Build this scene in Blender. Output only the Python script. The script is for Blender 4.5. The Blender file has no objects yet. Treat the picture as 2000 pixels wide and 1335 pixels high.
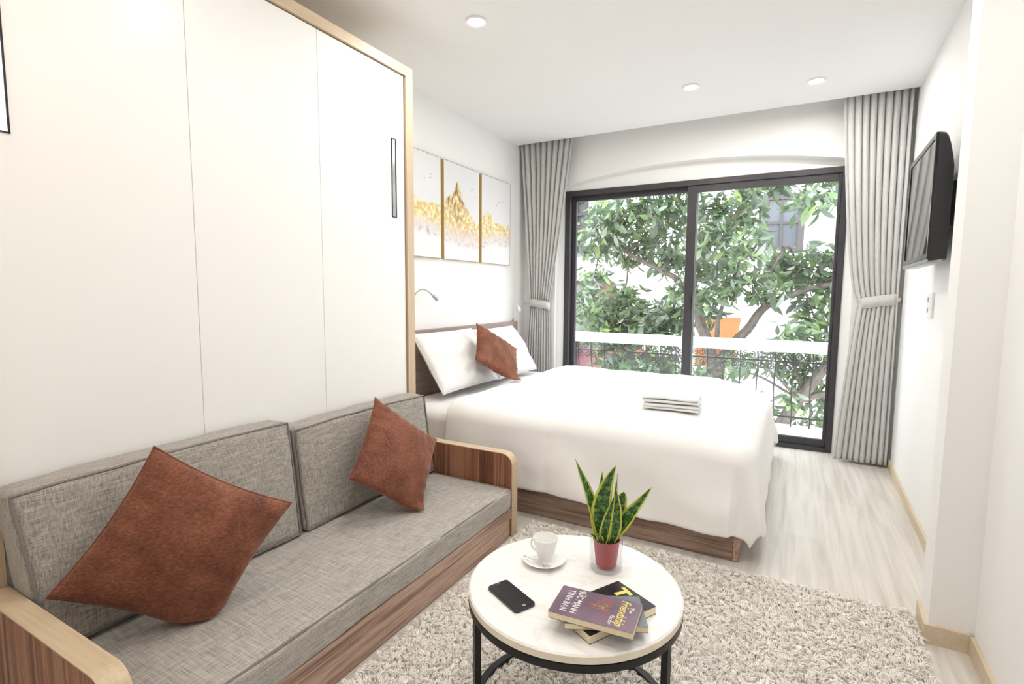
import bpy, bmesh, math, random
import numpy as np
from mathutils import Vector, Matrix, noise
random.seed(7); RNG = np.random.default_rng(7)
sc = bpy.context.scene
COL = sc.collection
PI = math.pi

# ---------------------------------------------------------------- materials
MATS = {}
def nodes(name):
    m = bpy.data.materials.new(name); m.use_nodes = True
    nt = m.node_tree; b = nt.nodes['Principled BSDF']
    MATS[name] = m
    return m, nt, b
def N(nt, t, **kw):
    n = nt.nodes.new(t)
    for k, v in kw.items():
        if k in n.inputs: n.inputs[k].default_value = v
        else: setattr(n, k, v)
    return n
def lk(nt, a, b): nt.links.new(a, b)
def ramp(nt, stops, interp='LINEAR'):
    r = nt.nodes.new('ShaderNodeValToRGB'); e = r.color_ramp.elements
    r.color_ramp.interpolation = interp
    while len(e) < len(stops): e.new(0.5)
    for i, (p, c) in enumerate(stops):
        e[i].position = p; e[i].color = (*c, 1)
    return r
def coord(nt, scale=(1, 1, 1), rot=(0, 0, 0), which='Object'):
    tc = nt.nodes.new('ShaderNodeTexCoord'); mp = nt.nodes.new('ShaderNodeMapping')
    mp.inputs['Scale'].default_value = scale; mp.inputs['Rotation'].default_value = rot
    lk(nt, tc.outputs[which], mp.inputs['Vector'])
    return mp.outputs['Vector']
def bump(nt, b, h, strength, dist=0.01):
    bp = nt.nodes.new('ShaderNodeBump'); bp.inputs['Strength'].default_value = strength
    bp.inputs['Distance'].default_value = dist
    lk(nt, h, bp.inputs['Height']); lk(nt, bp.outputs['Normal'], b.inputs['Normal'])
def plain(name, c, rough=0.5, metal=0.0, spec=0.5, var=0.0, scale=8, bmp=0.0):
    m, nt, b = nodes(name)
    b.inputs['Base Color'].default_value = (*c, 1); b.inputs['Roughness'].default_value = rough
    b.inputs['Metallic'].default_value = metal; b.inputs['Specular IOR Level'].default_value = spec
    if var or bmp:
        n = N(nt, 'ShaderNodeTexNoise', Scale=scale, Detail=4.0)
        lk(nt, coord(nt), n.inputs['Vector'])
        if var:
            r = ramp(nt, [(0.3, tuple(max(0, x*(1-var)) for x in c)), (0.7, tuple(min(1, x*(1+var)) for x in c))])
            lk(nt, n.outputs['Fac'], r.inputs['Fac']); lk(nt, r.outputs['Color'], b.inputs['Base Color'])
        if bmp: bump(nt, b, n.outputs['Fac'], bmp)
    return m
def wood(name, stops, axis, fine=70, along=2.0, rough=0.45, bmp=0.15, wave=0.35):
    m, nt, b = nodes(name)
    s = [fine]*3; s['xyz'.index(axis)] = along
    v = coord(nt, tuple(s))
    n1 = N(nt, 'ShaderNodeTexNoise', Scale=1.0, Detail=6.0, Roughness=0.65, Distortion=0.4); lk(nt, v, n1.inputs['Vector'])
    s2 = [fine*0.14]*3; s2['xyz'.index(axis)] = along*0.35
    v2 = coord(nt, tuple(s2))
    n2 = N(nt, 'ShaderNodeTexNoise', Scale=1.0, Detail=3.0, Distortion=1.2); lk(nt, v2, n2.inputs['Vector'])
    mx = N(nt, 'ShaderNodeMix', data_type='FLOAT'); mx.inputs[0].default_value = wave
    lk(nt, n1.outputs['Fac'], mx.inputs[2]); lk(nt, n2.outputs['Fac'], mx.inputs[3])
    r = ramp(nt, stops); lk(nt, mx.outputs[0], r.inputs['Fac'])
    lk(nt, r.outputs['Color'], b.inputs['Base Color']); b.inputs['Roughness'].default_value = rough
    bump(nt, b, n1.outputs['Fac'], bmp, 0.002)
    return m

plain('wall_paint', (0.86, 0.86, 0.85), 0.7, bmp=0.02, scale=60)
plain('ceiling_paint', (0.88, 0.88, 0.88), 0.8, bmp=0.02, scale=60)
plain('white_laminate', (0.86, 0.855, 0.84), 0.32, bmp=0.01, scale=30)
plain('white_sheet', (0.86, 0.86, 0.87), 0.85, bmp=0.08, scale=25)
plain('white_cotton', (0.87, 0.865, 0.86), 0.9, bmp=0.10, scale=18)
plain('towel_white', (0.85, 0.85, 0.85), 0.95, bmp=0.6, scale=350)
plain('dark_frame', (0.045, 0.042, 0.048), 0.42, var=0.1, scale=20)
plain('black_gloss', (0.012, 0.012, 0.013), 0.12)
plain('screen_gloss', (0.012, 0.012, 0.013), 0.03, 0.0, 0.8)
plain('black_plastic', (0.018, 0.018, 0.019), 0.35)
plain('black_metal', (0.012, 0.012, 0.013), 0.4, 0.3)
plain('grey_plastic', (0.35, 0.35, 0.36), 0.3, 0.4)
plain('chrome', (0.8, 0.8, 0.81), 0.12, 1.0)
plain('brushed_metal', (0.5, 0.5, 0.51), 0.35, 0.9)
plain('handle_recess', (0.42, 0.42, 0.42), 0.4, 0.6)
plain('white_ceramic', (0.88, 0.875, 0.86), 0.12)
plain('white_plastic', (0.86, 0.86, 0.86), 0.35)
plain('socket_hole', (0.25, 0.25, 0.25), 0.5)
plain('gold_frame', (0.62, 0.38, 0.07), 0.4, 0.35)
plain('grey_line', (0.25, 0.25, 0.26), 0.5)
plain('page_edge', (0.80, 0.70, 0.50), 0.8, var=0.06, scale=120)
plain('cover_purple', (0.17, 0.11, 0.155), 0.28, var=0.25, scale=9)
plain('cover_black', (0.018, 0.019, 0.025), 0.2, var=0.5, scale=12)
plain('cover_slate', (0.16, 0.17, 0.20), 0.25, var=0.15, scale=12)
plain('print_white', (0.82, 0.80, 0.80), 0.5)
plain('print_yellow', (0.80, 0.66, 0.16), 0.5)
plain('print_red', (0.55, 0.10, 0.07), 0.5)
plain('print_gold', (0.72, 0.45, 0.10), 0.5)
plain('inner_pot_red', (0.42, 0.035, 0.05), 0.5, var=0.1, scale=30)
plain('soil', (0.03, 0.018, 0.012), 0.95, var=0.5, scale=140, bmp=0.9)
plain('iron', (0.035, 0.036, 0.04), 0.5, 0.3)
plain('rail_white', (0.85, 0.85, 0.85), 0.6)
plain('concrete_white', (0.72, 0.72, 0.70), 0.85, var=0.05, scale=6)
plain('facade_white', (0.88, 0.88, 0.87), 0.85, var=0.02, scale=2)
plain('facade_grey', (0.45, 0.45, 0.46), 0.85, var=0.08, scale=2)
plain('facade_pink', (0.22, 0.085, 0.10), 0.85, var=0.08, scale=3)
plain('roof_dark', (0.16, 0.14, 0.14), 0.8, var=0.25, scale=8)
plain('roof_sheet', (0.75, 0.76, 0.77), 0.5, var=0.05, scale=3)
plain('awning_orange', (0.30, 0.095, 0.02), 0.7, var=0.1, scale=4)
plain('shutter_dark', (0.07, 0.06, 0.065), 0.5)
plain('street_asphalt', (0.30, 0.30, 0.31), 0.9, var=0.1, scale=2)
plain('far_glass', (0.35, 0.40, 0.44), 0.1)
plain('shade_glass', (0.10, 0.11, 0.13), 0.15)
plain('curtain_inside', (0.66, 0.69, 0.68), 0.8)
plain('bark', (0.10, 0.085, 0.075), 0.9, var=0.4, scale=14, bmp=0.6)

WAL = [(0.36, (0.13, 0.075, 0.055)), (0.47, (0.27, 0.175, 0.135)), (0.55, (0.40, 0.285, 0.225)), (0.64, (0.21, 0.13, 0.10))]
OAK = [(0.25, (0.46, 0.34, 0.22)), (0.55, (0.60, 0.47, 0.32)), (0.8, (0.70, 0.59, 0.44))]
wood('walnut_y', [(p, tuple(min(1, x*1.4) for x in c)) for p, c in WAL], 'y'); wood('walnut_x', WAL, 'x')
REDW = [(0.37, (0.095, 0.033, 0.016)), (0.47, (0.23, 0.092, 0.045)), (0.55, (0.36, 0.18, 0.105)), (0.63, (0.165, 0.062, 0.031))]
wood('walnut_z', REDW, 'z', fine=60, along=1.2, wave=0.45, rough=0.55)
GRW = [(0.3, (0.20, 0.135, 0.115)), (0.5, (0.34, 0.26, 0.235)), (0.72, (0.42, 0.34, 0.31))]
wood('headboard_wood', GRW, 'y')
wood('oak_x', OAK, 'x', fine=90, along=3); wood('oak_y', OAK, 'y', fine=90, along=3); wood('oak_z', OAK, 'z', fine=90, along=3)
SK = [(0.25, (0.52, 0.42, 0.29)), (0.55, (0.64, 0.54, 0.40)), (0.8, (0.72, 0.62, 0.48))]
wood('skirting_wood', SK, 'y', fine=40, along=3)

def floor_mat():
    m, nt, b = nodes('floor_planks')
    v = coord(nt, (1, 1, 1), (0, 0, PI/2))
    br = N(nt, 'ShaderNodeTexBrick', Scale=1.0)
    br.inputs['Brick Width'].default_value = 1.2; br.inputs['Row Height'].default_value = 0.19
    br.inputs['Mortar Size'].default_value = 0.0015; br.inputs['Mortar Smooth'].default_value = 0.3
    br.inputs['Color1'].default_value = (0.50, 0.50, 0.50, 1); br.inputs['Color2'].default_value = (0.62, 0.62, 0.62, 1)
    br.inputs['Mortar'].default_value = (0.40, 0.40, 0.40, 1)
    lk(nt, v, br.inputs['Vector'])
    n = N(nt, 'ShaderNodeTexNoise', Scale=1.0, Detail=5.0, Distortion=0.6)
    lk(nt, coord(nt, (28, 1.6, 28)), n.inputs['Vector'])
    r = ramp(nt, [(0.3, (0.50, 0.465, 0.42)), (0.55, (0.62, 0.58, 0.53)), (0.75, (0.68, 0.645, 0.60))])
    lk(nt, n.outputs['Fac'], r.inputs['Fac'])
    mx = N(nt, 'ShaderNodeMix', data_type='RGBA', blend_type='OVERLAY'); mx.inputs[0].default_value = 0.35
    lk(nt, r.outputs['Color'], mx.inputs[6]); lk(nt, br.outputs['Color'], mx.inputs[7])
    lk(nt, mx.outputs[2], b.inputs['Base Color']); b.inputs['Roughness'].default_value = 0.38
    bump(nt, b, n.outputs['Fac'], 0.05, 0.002)
floor_mat()

def linen(name, c1, c2, axis_a, axis_b, bscale=1.0):
    m, nt, b = nodes(name)
    sa = [300]*3; sa['xyz'.index(axis_a)] = 14
    sb = [300]*3; sb['xyz'.index(axis_b)] = 14
    na = N(nt, 'ShaderNodeTexNoise', Scale=1.0, Detail=3.0); lk(nt, coord(nt, tuple(sa)), na.inputs['Vector'])
    nb = N(nt, 'ShaderNodeTexNoise', Scale=1.0, Detail=3.0); lk(nt, coord(nt, tuple(sb)), nb.inputs['Vector'])
    mx = N(nt, 'ShaderNodeMix', data_type='FLOAT'); mx.inputs[0].default_value = 0.5
    lk(nt, na.outputs['Fac'], mx.inputs[2]); lk(nt, nb.outputs['Fac'], mx.inputs[3])
    r = ramp(nt, [(0.36, c1), (0.64, c2)]); lk(nt, mx.outputs[0], r.inputs['Fac'])
    lk(nt, r.outputs['Color'], b.inputs['Base Color']); b.inputs['Roughness'].default_value = 0.95
    b.inputs['Sheen Weight'].default_value = 0.15
    bump(nt, b, mx.outputs[0], 0.5*bscale, 0.003)
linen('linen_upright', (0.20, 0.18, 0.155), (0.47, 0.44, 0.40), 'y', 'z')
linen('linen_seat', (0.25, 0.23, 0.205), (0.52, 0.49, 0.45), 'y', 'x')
plain('linen_piping', (0.20, 0.185, 0.17), 0.95)

def velvet():
    m, nt, b = nodes('rust_velvet')
    n = N(nt, 'ShaderNodeTexNoise', Scale=90.0, Detail=4.0, Roughness=0.7); lk(nt, coord(nt, (1, 1, 2.2)), n.inputs['Vector'])
    n2 = N(nt, 'ShaderNodeTexNoise', Scale=9.0, Detail=2.0); lk(nt, coord(nt), n2.inputs['Vector'])
    mx = N(nt, 'ShaderNodeMix', data_type='FLOAT'); mx.inputs[0].default_value = 0.4
    lk(nt, n.outputs['Fac'], mx.inputs[2]); lk(nt, n2.outputs['Fac'], mx.inputs[3])
    r = ramp(nt, [(0.34, (0.075, 0.020, 0.009)), (0.5, (0.185, 0.058, 0.028)), (0.68, (0.31, 0.12, 0.068))])
    lk(nt, mx.outputs[0], r.inputs['Fac']); lk(nt, r.outputs['Color'], b.inputs['Base Color'])
    b.inputs['Roughness'].default_value = 0.8; b.inputs['Sheen Weight'].default_value = 0.35
    b.inputs['Sheen Tint'].default_value = (0.9, 0.6, 0.5, 1); b.inputs['Sheen Roughness'].default_value = 0.4
    bump(nt, b, n.outputs['Fac'], 0.35, 0.004)
velvet()

def marble():
    m, nt, b = nodes('marble_white')
    n = N(nt, 'ShaderNodeTexNoise', Scale=3.2, Detail=7.0, Roughness=0.6, Distortion=1.6); lk(nt, coord(nt, (1, 2.4, 1), (0, 0, 0.5)), n.inputs['Vector'])
    r = ramp(nt, [(0.40, (0.85, 0.845, 0.83)), (0.485, (0.83, 0.82, 0.80)), (0.50, (0.76, 0.75, 0.735)), (0.515, (0.83, 0.82, 0.80)), (0.6, (0.86, 0.855, 0.84))])
    lk(nt, n.outputs['Fac'], r.inputs['Fac']); lk(nt, r.outputs['Color'], b.inputs['Base Color'])
    b.inputs['Roughness'].default_value = 0.25
marble()
plain('table_edge', (0.80, 0.74, 0.63), 0.5, var=0.05, scale=30)

def curtain_mat():
    m, nt, b = nodes('curtain_grey')
    n = N(nt, 'ShaderNodeTexNoise', Scale=1.0, Detail=3.0); lk(nt, coord(nt, (300, 300, 30)), n.inputs['Vector'])
    r = ramp(nt, [(0.3, (0.50, 0.495, 0.485)), (0.7, (0.61, 0.605, 0.595))])
    lk(nt, n.outputs['Fac'], r.inputs['Fac']); lk(nt, r.outputs['Color'], b.inputs['Base Color'])
    b.inputs['Roughness'].default_value = 0.75; b.inputs['Sheen Weight'].default_value = 0.2
    bump(nt, b, n.outputs['Fac'], 0.1, 0.002)
curtain_mat()

def glass_mat(name, tint, refl=1.0):
    m = bpy.data.materials.new(name); m.use_nodes = True; MATS[name] = m
    nt = m.node_tree; nt.nodes.clear()
    out = nt.nodes.new('ShaderNodeOutputMaterial')
    t = N(nt, 'ShaderNodeBsdfTransparent'); t.inputs['Color'].default_value = (*tint, 1)
    g = N(nt, 'ShaderNodeBsdfGlossy', Roughness=0.0)
    f = N(nt, 'ShaderNodeLayerWeight', Blend=0.5)
    pw = N(nt, 'ShaderNodeMath', operation='POWER'); pw.inputs[1].default_value = 4.0; lk(nt, f.outputs['Facing'], pw.inputs[0])
    mu = N(nt, 'ShaderNodeMath', operation='MULTIPLY_ADD'); mu.inputs[1].default_value = 0.6*refl; mu.inputs[2].default_value = 0.045*refl
    lk(nt, pw.outputs[0], mu.inputs[0])
    mx = nt.nodes.new('ShaderNodeMixShader')
    lk(nt, mu.outputs[0], mx.inputs[0]); lk(nt, t.outputs[0], mx.inputs[1]); lk(nt, g.outputs[0], mx.inputs[2])
    lk(nt, mx.outputs[0], out.inputs['Surface'])
glass_mat('window_glass', (0.97, 0.98, 0.98))
glass_mat('pot_glass', (0.975, 0.98, 0.98), 1.0)

def emit(name, c, s):
    m, nt, b = nodes(name)
    b.inputs['Base Color'].default_value = (*c, 1)
    b.inputs['Emission Color'].default_value = (*c, 1); b.inputs['Emission Strength'].default_value = s
emit('lamp_disc', (1.0, 0.98, 0.95), 12.0)

def leaf_mat():
    m, nt, b = nodes('snake_leaf')
    uv = nt.nodes.new('ShaderNodeTexCoord')
    sp = nt.nodes.new('ShaderNodeSeparateXYZ'); lk(nt, uv.outputs['UV'], sp.inputs[0])
    a = N(nt, 'ShaderNodeMath', operation='SUBTRACT'); a.inputs[1].default_value = 0.5; lk(nt, sp.outputs['X'], a.inputs[0])
    ab = N(nt, 'ShaderNodeMath', operation='ABSOLUTE'); lk(nt, a.outputs[0], ab.inputs[0])
    n = N(nt, 'ShaderNodeTexNoise', Scale=1.0, Detail=4.0, Distortion=0.8)
    mp = nt.nodes.new('ShaderNodeMapping'); mp.inputs['Scale'].default_value = (3, 20, 1); lk(nt, uv.outputs['UV'], mp.inputs['Vector'])
    lk(nt, mp.outputs['Vector'], n.inputs['Vector'])
    r = ramp(nt, [(0.40, (0.014, 0.050, 0.012)), (0.50, (0.050, 0.135, 0.030)), (0.64, (0.16, 0.29, 0.07))])
    lk(nt, n.outputs['Fac'], r.inputs['Fac'])
    ad = N(nt, 'ShaderNodeMath', operation='MULTIPLY_ADD'); lk(nt, n.outputs['Fac'], ad.inputs[0]); ad.inputs[1].default_value = 0.10; lk(nt, ab.outputs[0], ad.inputs[2])
    e = ramp(nt, [(0.40, (0, 0, 0)), (0.425, (1, 1, 1))]); lk(nt, ad.outputs[0], e.inputs['Fac'])
    mx = N(nt, 'ShaderNodeMix', data_type='RGBA'); lk(nt, e.outputs['Color'], mx.inputs[0]); lk(nt, r.outputs['Color'], mx.inputs[6])
    mx.inputs[7].default_value = (0.50, 0.55, 0.08, 1)
    lk(nt, mx.outputs[2], b.inputs['Base Color']); b.inputs['Roughness'].default_value = 0.35
leaf_mat()

def attr_mat(name, rough=0.6, trans=0.0):
    m, nt, b = nodes(name)
    a = nt.nodes.new('ShaderNodeAttribute'); a.attribute_name = 'Col'
    lk(nt, a.outputs['Color'], b.inputs['Base Color']); b.inputs['Roughness'].default_value = rough
    b.inputs['Specular IOR Level'].default_value = 0.3
    if trans:
        out = nt.nodes['Material Output']; t = nt.nodes.new('ShaderNodeBsdfTranslucent'); lk(nt, a.outputs['Color'], t.inputs['Color'])
        mx = nt.nodes.new('ShaderNodeMixShader'); mx.inputs[0].default_value = trans
        lk(nt, b.outputs[0], mx.inputs[1]); lk(nt, t.outputs[0], mx.inputs[2]); lk(nt, mx.outputs[0], out.inputs['Surface'])
attr_mat('canvas_print', 0.7)
attr_mat('tree_leaf', 0.5, 0.35)
attr_mat('rug_pile', 0.95)
plain('rug_backing', (0.82, 0.78, 0.72), 0.95, var=0.1, scale=60)

# ---------------------------------------------------------------- geometry helpers
class MB:
    """collects shapes; build() links them as one mesh object"""
    def __init__(s): s.v = []; s.f = []; s.uv = None; s.fm = []; s.mi = 0
    def add(s, vs, fs):
        o = len(s.v); s.v += [tuple(map(float, p)) for p in vs]
        for f in fs: s.f.append(tuple(o + i for i in f)); s.fm.append(s.mi)
        return s
    def box(s, x0, x1, y0, y1, z0, z1, b=0.0, seg=2):
        if b > 0:
            bm = bmesh.new(); bmesh.ops.create_cube(bm, size=1.0)
            for v in bm.verts:
                v.co = Vector(((x0+x1)/2 + v.co.x*(x1-x0), (y0+y1)/2 + v.co.y*(y1-y0), (z0+z1)/2 + v.co.z*(z1-z0)))
            bmesh.ops.bevel(bm, geom=bm.edges[:], offset=b, segments=seg, affect='EDGES', profile=0.5)
            bm.verts.index_update()
            s.add([v.co for v in bm.verts], [[v.index for v in f.verts] for f in bm.faces]); bm.free(); return s
        v = [(x, y, z) for x in (x0, x1) for y in (y0, y1) for z in (z0, z1)]
        return s.add(v, [(0,1,3,2), (4,6,7,5), (0,4,5,1), (2,3,7,6), (0,2,6,4), (1,5,7,3)])
    def prism(s, poly, axis, a0, a1):
        """poly: list of 2-D points; extruded along axis between a0 and a1"""
        def P(p, a):
            return {'x': (a, p[0], p[1]), 'y': (p[0], a, p[1]), 'z': (p[0], p[1], a)}[axis]
        n = len(poly)
        v = [P(p, a0) for p in poly] + [P(p, a1) for p in poly]
        return s.add(v, [tuple(range(n-1, -1, -1)), tuple(range(n, 2*n))] + [(i, (i+1) % n, n + (i+1) % n, n+i) for i in range(n)])
    def grid(s, P, closed_u=False, closed_v=False):
        """P[i][j] points"""
        nu, nv = len(P), len(P[0])
        v = [p for row in P for p in row]; f = []
        for i in range(nu if closed_u else nu-1):
            for j in range(nv if closed_v else nv-1):
                i2, j2 = (i+1) % nu, (j+1) % nv
                f.append((i*nv+j, i2*nv+j, i2*nv+j2, i*nv+j2))
        return s.add(v, f)
    def tube(s, pts, r, n=8, caps=True, closed=False):
        pts = [Vector(p) for p in pts]; m = len(pts)
        rs = r if isinstance(r, (list, tuple)) else [r]*m
        ring = []; prev = None
        for i, p in enumerate(pts):
            if closed: t = (pts[(i+1) % m] - pts[i-1]).normalized()
            else: t = (pts[min(i+1, m-1)] - pts[max(i-1, 0)]).normalized()
            if prev is None:
                a = Vector((0, 0, 1)) if abs(t.z) < 0.9 else Vector((1, 0, 0))
                u = t.cross(a).normalized()
            else:
                u = (prev - t*prev.dot(t)); u = u.normalized() if u.length > 1e-6 else t.orthogonal().normalized()
            prev = u; w = t.cross(u)
            ring.append([p + rs[i]*(math.cos(2*PI*k/n)*u + math.sin(2*PI*k/n)*w) for k in range(n)])
        o = len(s.v); s.grid(ring, closed_u=closed, closed_v=True)
        if caps and not closed:
            s.f.append(tuple(o + k for k in range(n-1, -1, -1))); s.fm.append(s.mi)
            s.f.append(tuple(o + (m-1)*n + k for k in range(n))); s.fm.append(s.mi)
        return s
    def lathe(s, prof, c, n=40):
        ring = [[(c[0] + r*math.cos(2*PI*k/n), c[1] + r*math.sin(2*PI*k/n), c[2] + z) for k in range(n)] for r, z in prof]
        return s.grid(ring, closed_v=True)
    def xform(s, M):
        s.v = [tuple(M @ Vector(p)) for p in s.v]; return s
    def build(s, name, mat, parent=None, smooth=False, origin=None, kind=None, auto=35):
        mats = mat if isinstance(mat, (list, tuple)) else [mat]
        if parent is not None:
            bpy.context.view_layer.update(); Mi = parent.matrix_world.inverted(); base = None
        else:
            a = np.array(s.v); Mi = None
            base = origin if origin is not None else ((a[:,0].min()+a[:,0].max())/2, (a[:,1].min()+a[:,1].max())/2, a[:,2].min())
        me = bpy.data.meshes.new(name)
        if Mi is not None: vs = [tuple(Mi @ Vector(p)) for p in s.v]
        else: vs = [(p[0]-base[0], p[1]-base[1], p[2]-base[2]) for p in s.v]
        me.from_pydata(vs, [], s.f); me.update()
        bm = bmesh.new(); bm.from_mesh(me); bmesh.ops.recalc_face_normals(bm, faces=bm.faces[:]); bm.to_mesh(me); bm.free()
        for mname in mats: me.materials.append(MATS[mname])
        if len(mats) > 1: me.polygons.foreach_set('material_index', s.fm)
        if smooth:
            me.polygons.foreach_set('use_smooth', [True]*len(me.polygons))
            if auto: me.set_sharp_from_angle(angle=math.radians(auto))
        o = bpy.data.objects.new(name, me); COL.objects.link(o)
        if parent is not None: o.parent = parent
        else: o.location = base
        if kind: o['kind'] = kind
        return o
def tag(o, label, cat, group=None):
    o['label'] = label; o['category'] = cat
    if group: o['group'] = group
    return o
def thing(name, label, cat, loc=(0, 0, 0), rotz=0.0, group=None):
    o = bpy.data.objects.new(name, None); COL.objects.link(o)
    o.location = loc; o.rotation_euler = (0, 0, rotz); o.empty_display_size = 0.1
    return tag(o, label, cat, group)
def struct(o): o['kind'] = 'structure'; return o
def sub(o, lv=1):
    m = o.modifiers.new('subdivision', 'SUBSURF'); m.levels = lv; m.render_levels = lv; return o
def fbm(x, y, z=0.0, o=3): return noise.fractal(Vector((x, y, z)), 1.0, 2.0, o)

# ---------------------------------------------------------------- the room
XL, CZ = -2.407, 2.637
def xr(y): return 0.655 + 0.0222*(y - 4.39)       # the right wall is a touch out of square
YF, YB = -1.70, 4.66
struct(MB().box(-2.6, 1.0, YF-0.2, 4.76, -0.12, 0.0).build('floor', 'floor_planks', origin=(0, 0, 0)))
cl = MB()
cl.box(-2.6, 1.0, YF-0.2, 4.469, CZ, CZ+0.30)          # ceiling, ending in the curtain recess
cl.box(-2.6, 1.0, 4.469, 5.0, CZ+0.20, CZ+0.30)
CEIL = struct(cl.build('ceiling', 'ceiling_paint'))
struct(MB().box(-2.6, XL, YF-0.2, 5.0, 0, CZ+0.2).build('wall_left', 'wall_paint'))
wr = MB()
PX, PY0, PY1 = 0.480, 2.281, 2.45                       # pilaster
wr.prism([(xr(YF-0.2), YF-0.2), (xr(PY0), PY0), (PX, PY0), (PX+0.008, PY1), (xr(PY1), PY1), (xr(5.0), 5.0), (1.0, 5.0), (1.0, YF-0.2)], 'z', 0, CZ+0.2)
struct(wr.build('wall_right', 'wall_paint'))
struct(MB().box(-2.6, 1.0, YF-0.2, YF, 0, CZ+0.2).build('wall_front', 'wall_paint'))
# window wall with an arched reveal
wb = MB()
def arch(x): return 2.372 - 0.0875*(x+0.85)**2
AX0, AX1 = -2.07, 0.365
pts = [(AX0 + (AX1-AX0)*i/24) for i in range(25)]
poly_top = [(x, arch(x)) for x in pts]
y0, y1 = YB, 4.745
for i in range(24):
    a, b = pts[i], pts[i+1]
    v = [(a, y0, arch(a)), (b, y0, arch(b)), (b, y0, CZ+0.2), (a, y0, CZ+0.2), (a, y1, arch(a)), (b, y1, arch(b)), (b, y1, CZ+0.2), (a, y1, CZ+0.2)]
    wb.add(v, [(0,1,2,3), (4,7,6,5), (0,4,5,1), (3,2,6,7)])
wb.box(XL, AX0, y0, y1, 0, CZ+0.2); wb.box(AX1, 0.9, y0, y1, 0, CZ+0.2)
WX0, WX1, WZ = -2.008, 0.305, 2.222
wb.box(XL, WX0, y1, 4.92, 0, CZ+0.2); wb.box(WX1, 0.9, y1, 4.92, 0, CZ+0.2); wb.box(WX0, WX1, y1, 4.92, WZ, CZ+0.2)
struct(wb.build('wall_back', 'wall_paint'))
def skirt(name, poly, h=0.062):
    b = MB(); b.prism(poly, 'z', 0.0, h); struct(b.build(name, 'skirting_wood'))
t = 0.014
skirt('baseboard_right', [(xr(PY1)-t, PY1), (xr(PY1), PY1), (xr(YB), YB), (xr(YB)-t, YB)])
skirt('baseboard_right.001', [(PX-t, PY0-t), (PX, PY0), (PX+0.008, PY1), (PX+0.008-t, PY1)], 0.066)
skirt('baseboard_right.002', [(PX-t, PY0-t), (xr(PY0)-t, PY0-t), (xr(PY0)-t, PY0), (PX-t, PY0)], 0.07)
skirt('baseboard_right.003', [(xr(YF)-t, YF), (xr(YF), YF), (xr(PY0), PY0-t), (xr(PY0)-t, PY0-t)], 0.066)
skirt('baseboard_left', [(XL, 4.46), (XL+t, 4.46), (XL+t, YB), (XL, YB)])

# ---------------------------------------------------------------- window_1 : dark sliding window
win = bpy.data.objects.new('window_1', None); COL.objects.link(win); win.location = (-0.85, 4.78, 0); struct(win)
f = MB(); y0, y1 = 4.735, 4.86
f.box(WX0, WX0+0.05, y0, y1, 0, WZ); f.box(WX1-0.045, WX1, y0, y1, 0, WZ)
f.box(WX0+0.05, WX1-0.045, y0, y1, WZ-0.045, WZ); f.box(WX0+0.05, WX1-0.045, y0-0.012, y1, 0, 0.035)
f.box(WX0+0.05, WX1-0.045, 4.79, 4.797, 0.035, 0.05)
f.build('outer_frame', 'dark_frame', win)
def sash(x0, x1, z0, z1, ya, yb, wl, wr_, wt, wbm):
    s = MB()
    s.box(x0, x0+wl, ya, yb, z0, z1, 0.003, 1); s.box(x1-wr_, x1, ya, yb, z0, z1, 0.003, 1)
    s.box(x0+wl, x1-wr_, ya, yb, z1-wt, z1); s.box(x0+wl, x1-wr_, ya, yb, z0, z0+wbm)
    o = s.build('sash', 'dark_frame', win)
    MB().box(x0+wl-0.004, x1-wr_+0.004, (ya+yb)/2-0.003, (ya+yb)/2+0.003, z0+wbm-0.004, z1-wt+0.004).build('glass_pane', 'window_glass', o)
    return o
sash(-1.958, -0.792, 0.035, WZ-0.045, 4.80, 4.84, 0.04, 0.08, 0.045, 0.06)
s2 = sash(-0.872, 0.260, 0.035, WZ-0.045, 4.750, 4.788, 0.078, 0.022, 0.058, 0.058)
MB().box(-0.812, -0.798, 4.735, 4.752, 1.10, 1.24, 0.003).build('latch', 'black_plastic', s2)

# ---------------------------------------------------------------- wall bed cabinet
WXF, WY0, WY1, WTOP = -1.891, 0.474, 2.298, 2.441
cab = thing('wall_bed_cabinet', 'tall white panelled fold-down bed cabinet edged in light oak, behind the grey sofa', 'wall bed cabinet', (-2.15, 1.386, 0))
for (ya, yb) in ((WY1-0.057, WY1), (WY0, WY0+0.057)):
    MB().box(XL, WXF+0.012, ya, yb, 0, WTOP, 0.001, 1).build('side_board', 'oak_z', cab)
MB().box(XL, WXF+0.012, WY0+0.0572, WY1-0.0572, WTOP-0.05, WTOP, 0.001, 1).build('top_board', 'oak_y', cab)
MB().box(XL, WXF-0.03, WY0+0.057, WY1-0.057, 0, WTOP-0.05).build('carcass', 'white_laminate', cab)
dy0, dy1 = WY0+0.059, WY1-0.063
w3 = (dy1-dy0)/3
for i in range(3):
    p = MB().box(WXF-0.024, WXF, dy0+i*w3+0.0007, dy0+(i+1)*w3-0.0007, 0.02, WTOP-0.055, 0.0012, 1).build('door_panel', 'white_laminate', cab)
    if i in (0, 2):
        ya = 2.134 if i == 2 else 0.583
        h = MB(); z0, z1 = 1.642, 2.046
        if i == 0: z0, z1 = 1.668, 2.07
        for (a, b, c, d) in ((ya, ya+0.004, z0, z1), (ya+0.031, ya+0.035, z0, z1), (ya, ya+0.035, z0, z0+0.004), (ya, ya+0.035, z1-0.004, z1)):
            h.box(WXF-0.001, WXF+0.004, a, b, c, d)
        ho = h.build('recessed_handle', 'black_metal', p)
        MB().box(WXF, WXF+0.0015, ya+0.004, ya+0.031, z0+0.004, z1-0.004).build('chrome_cup', 'chrome', ho)

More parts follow.
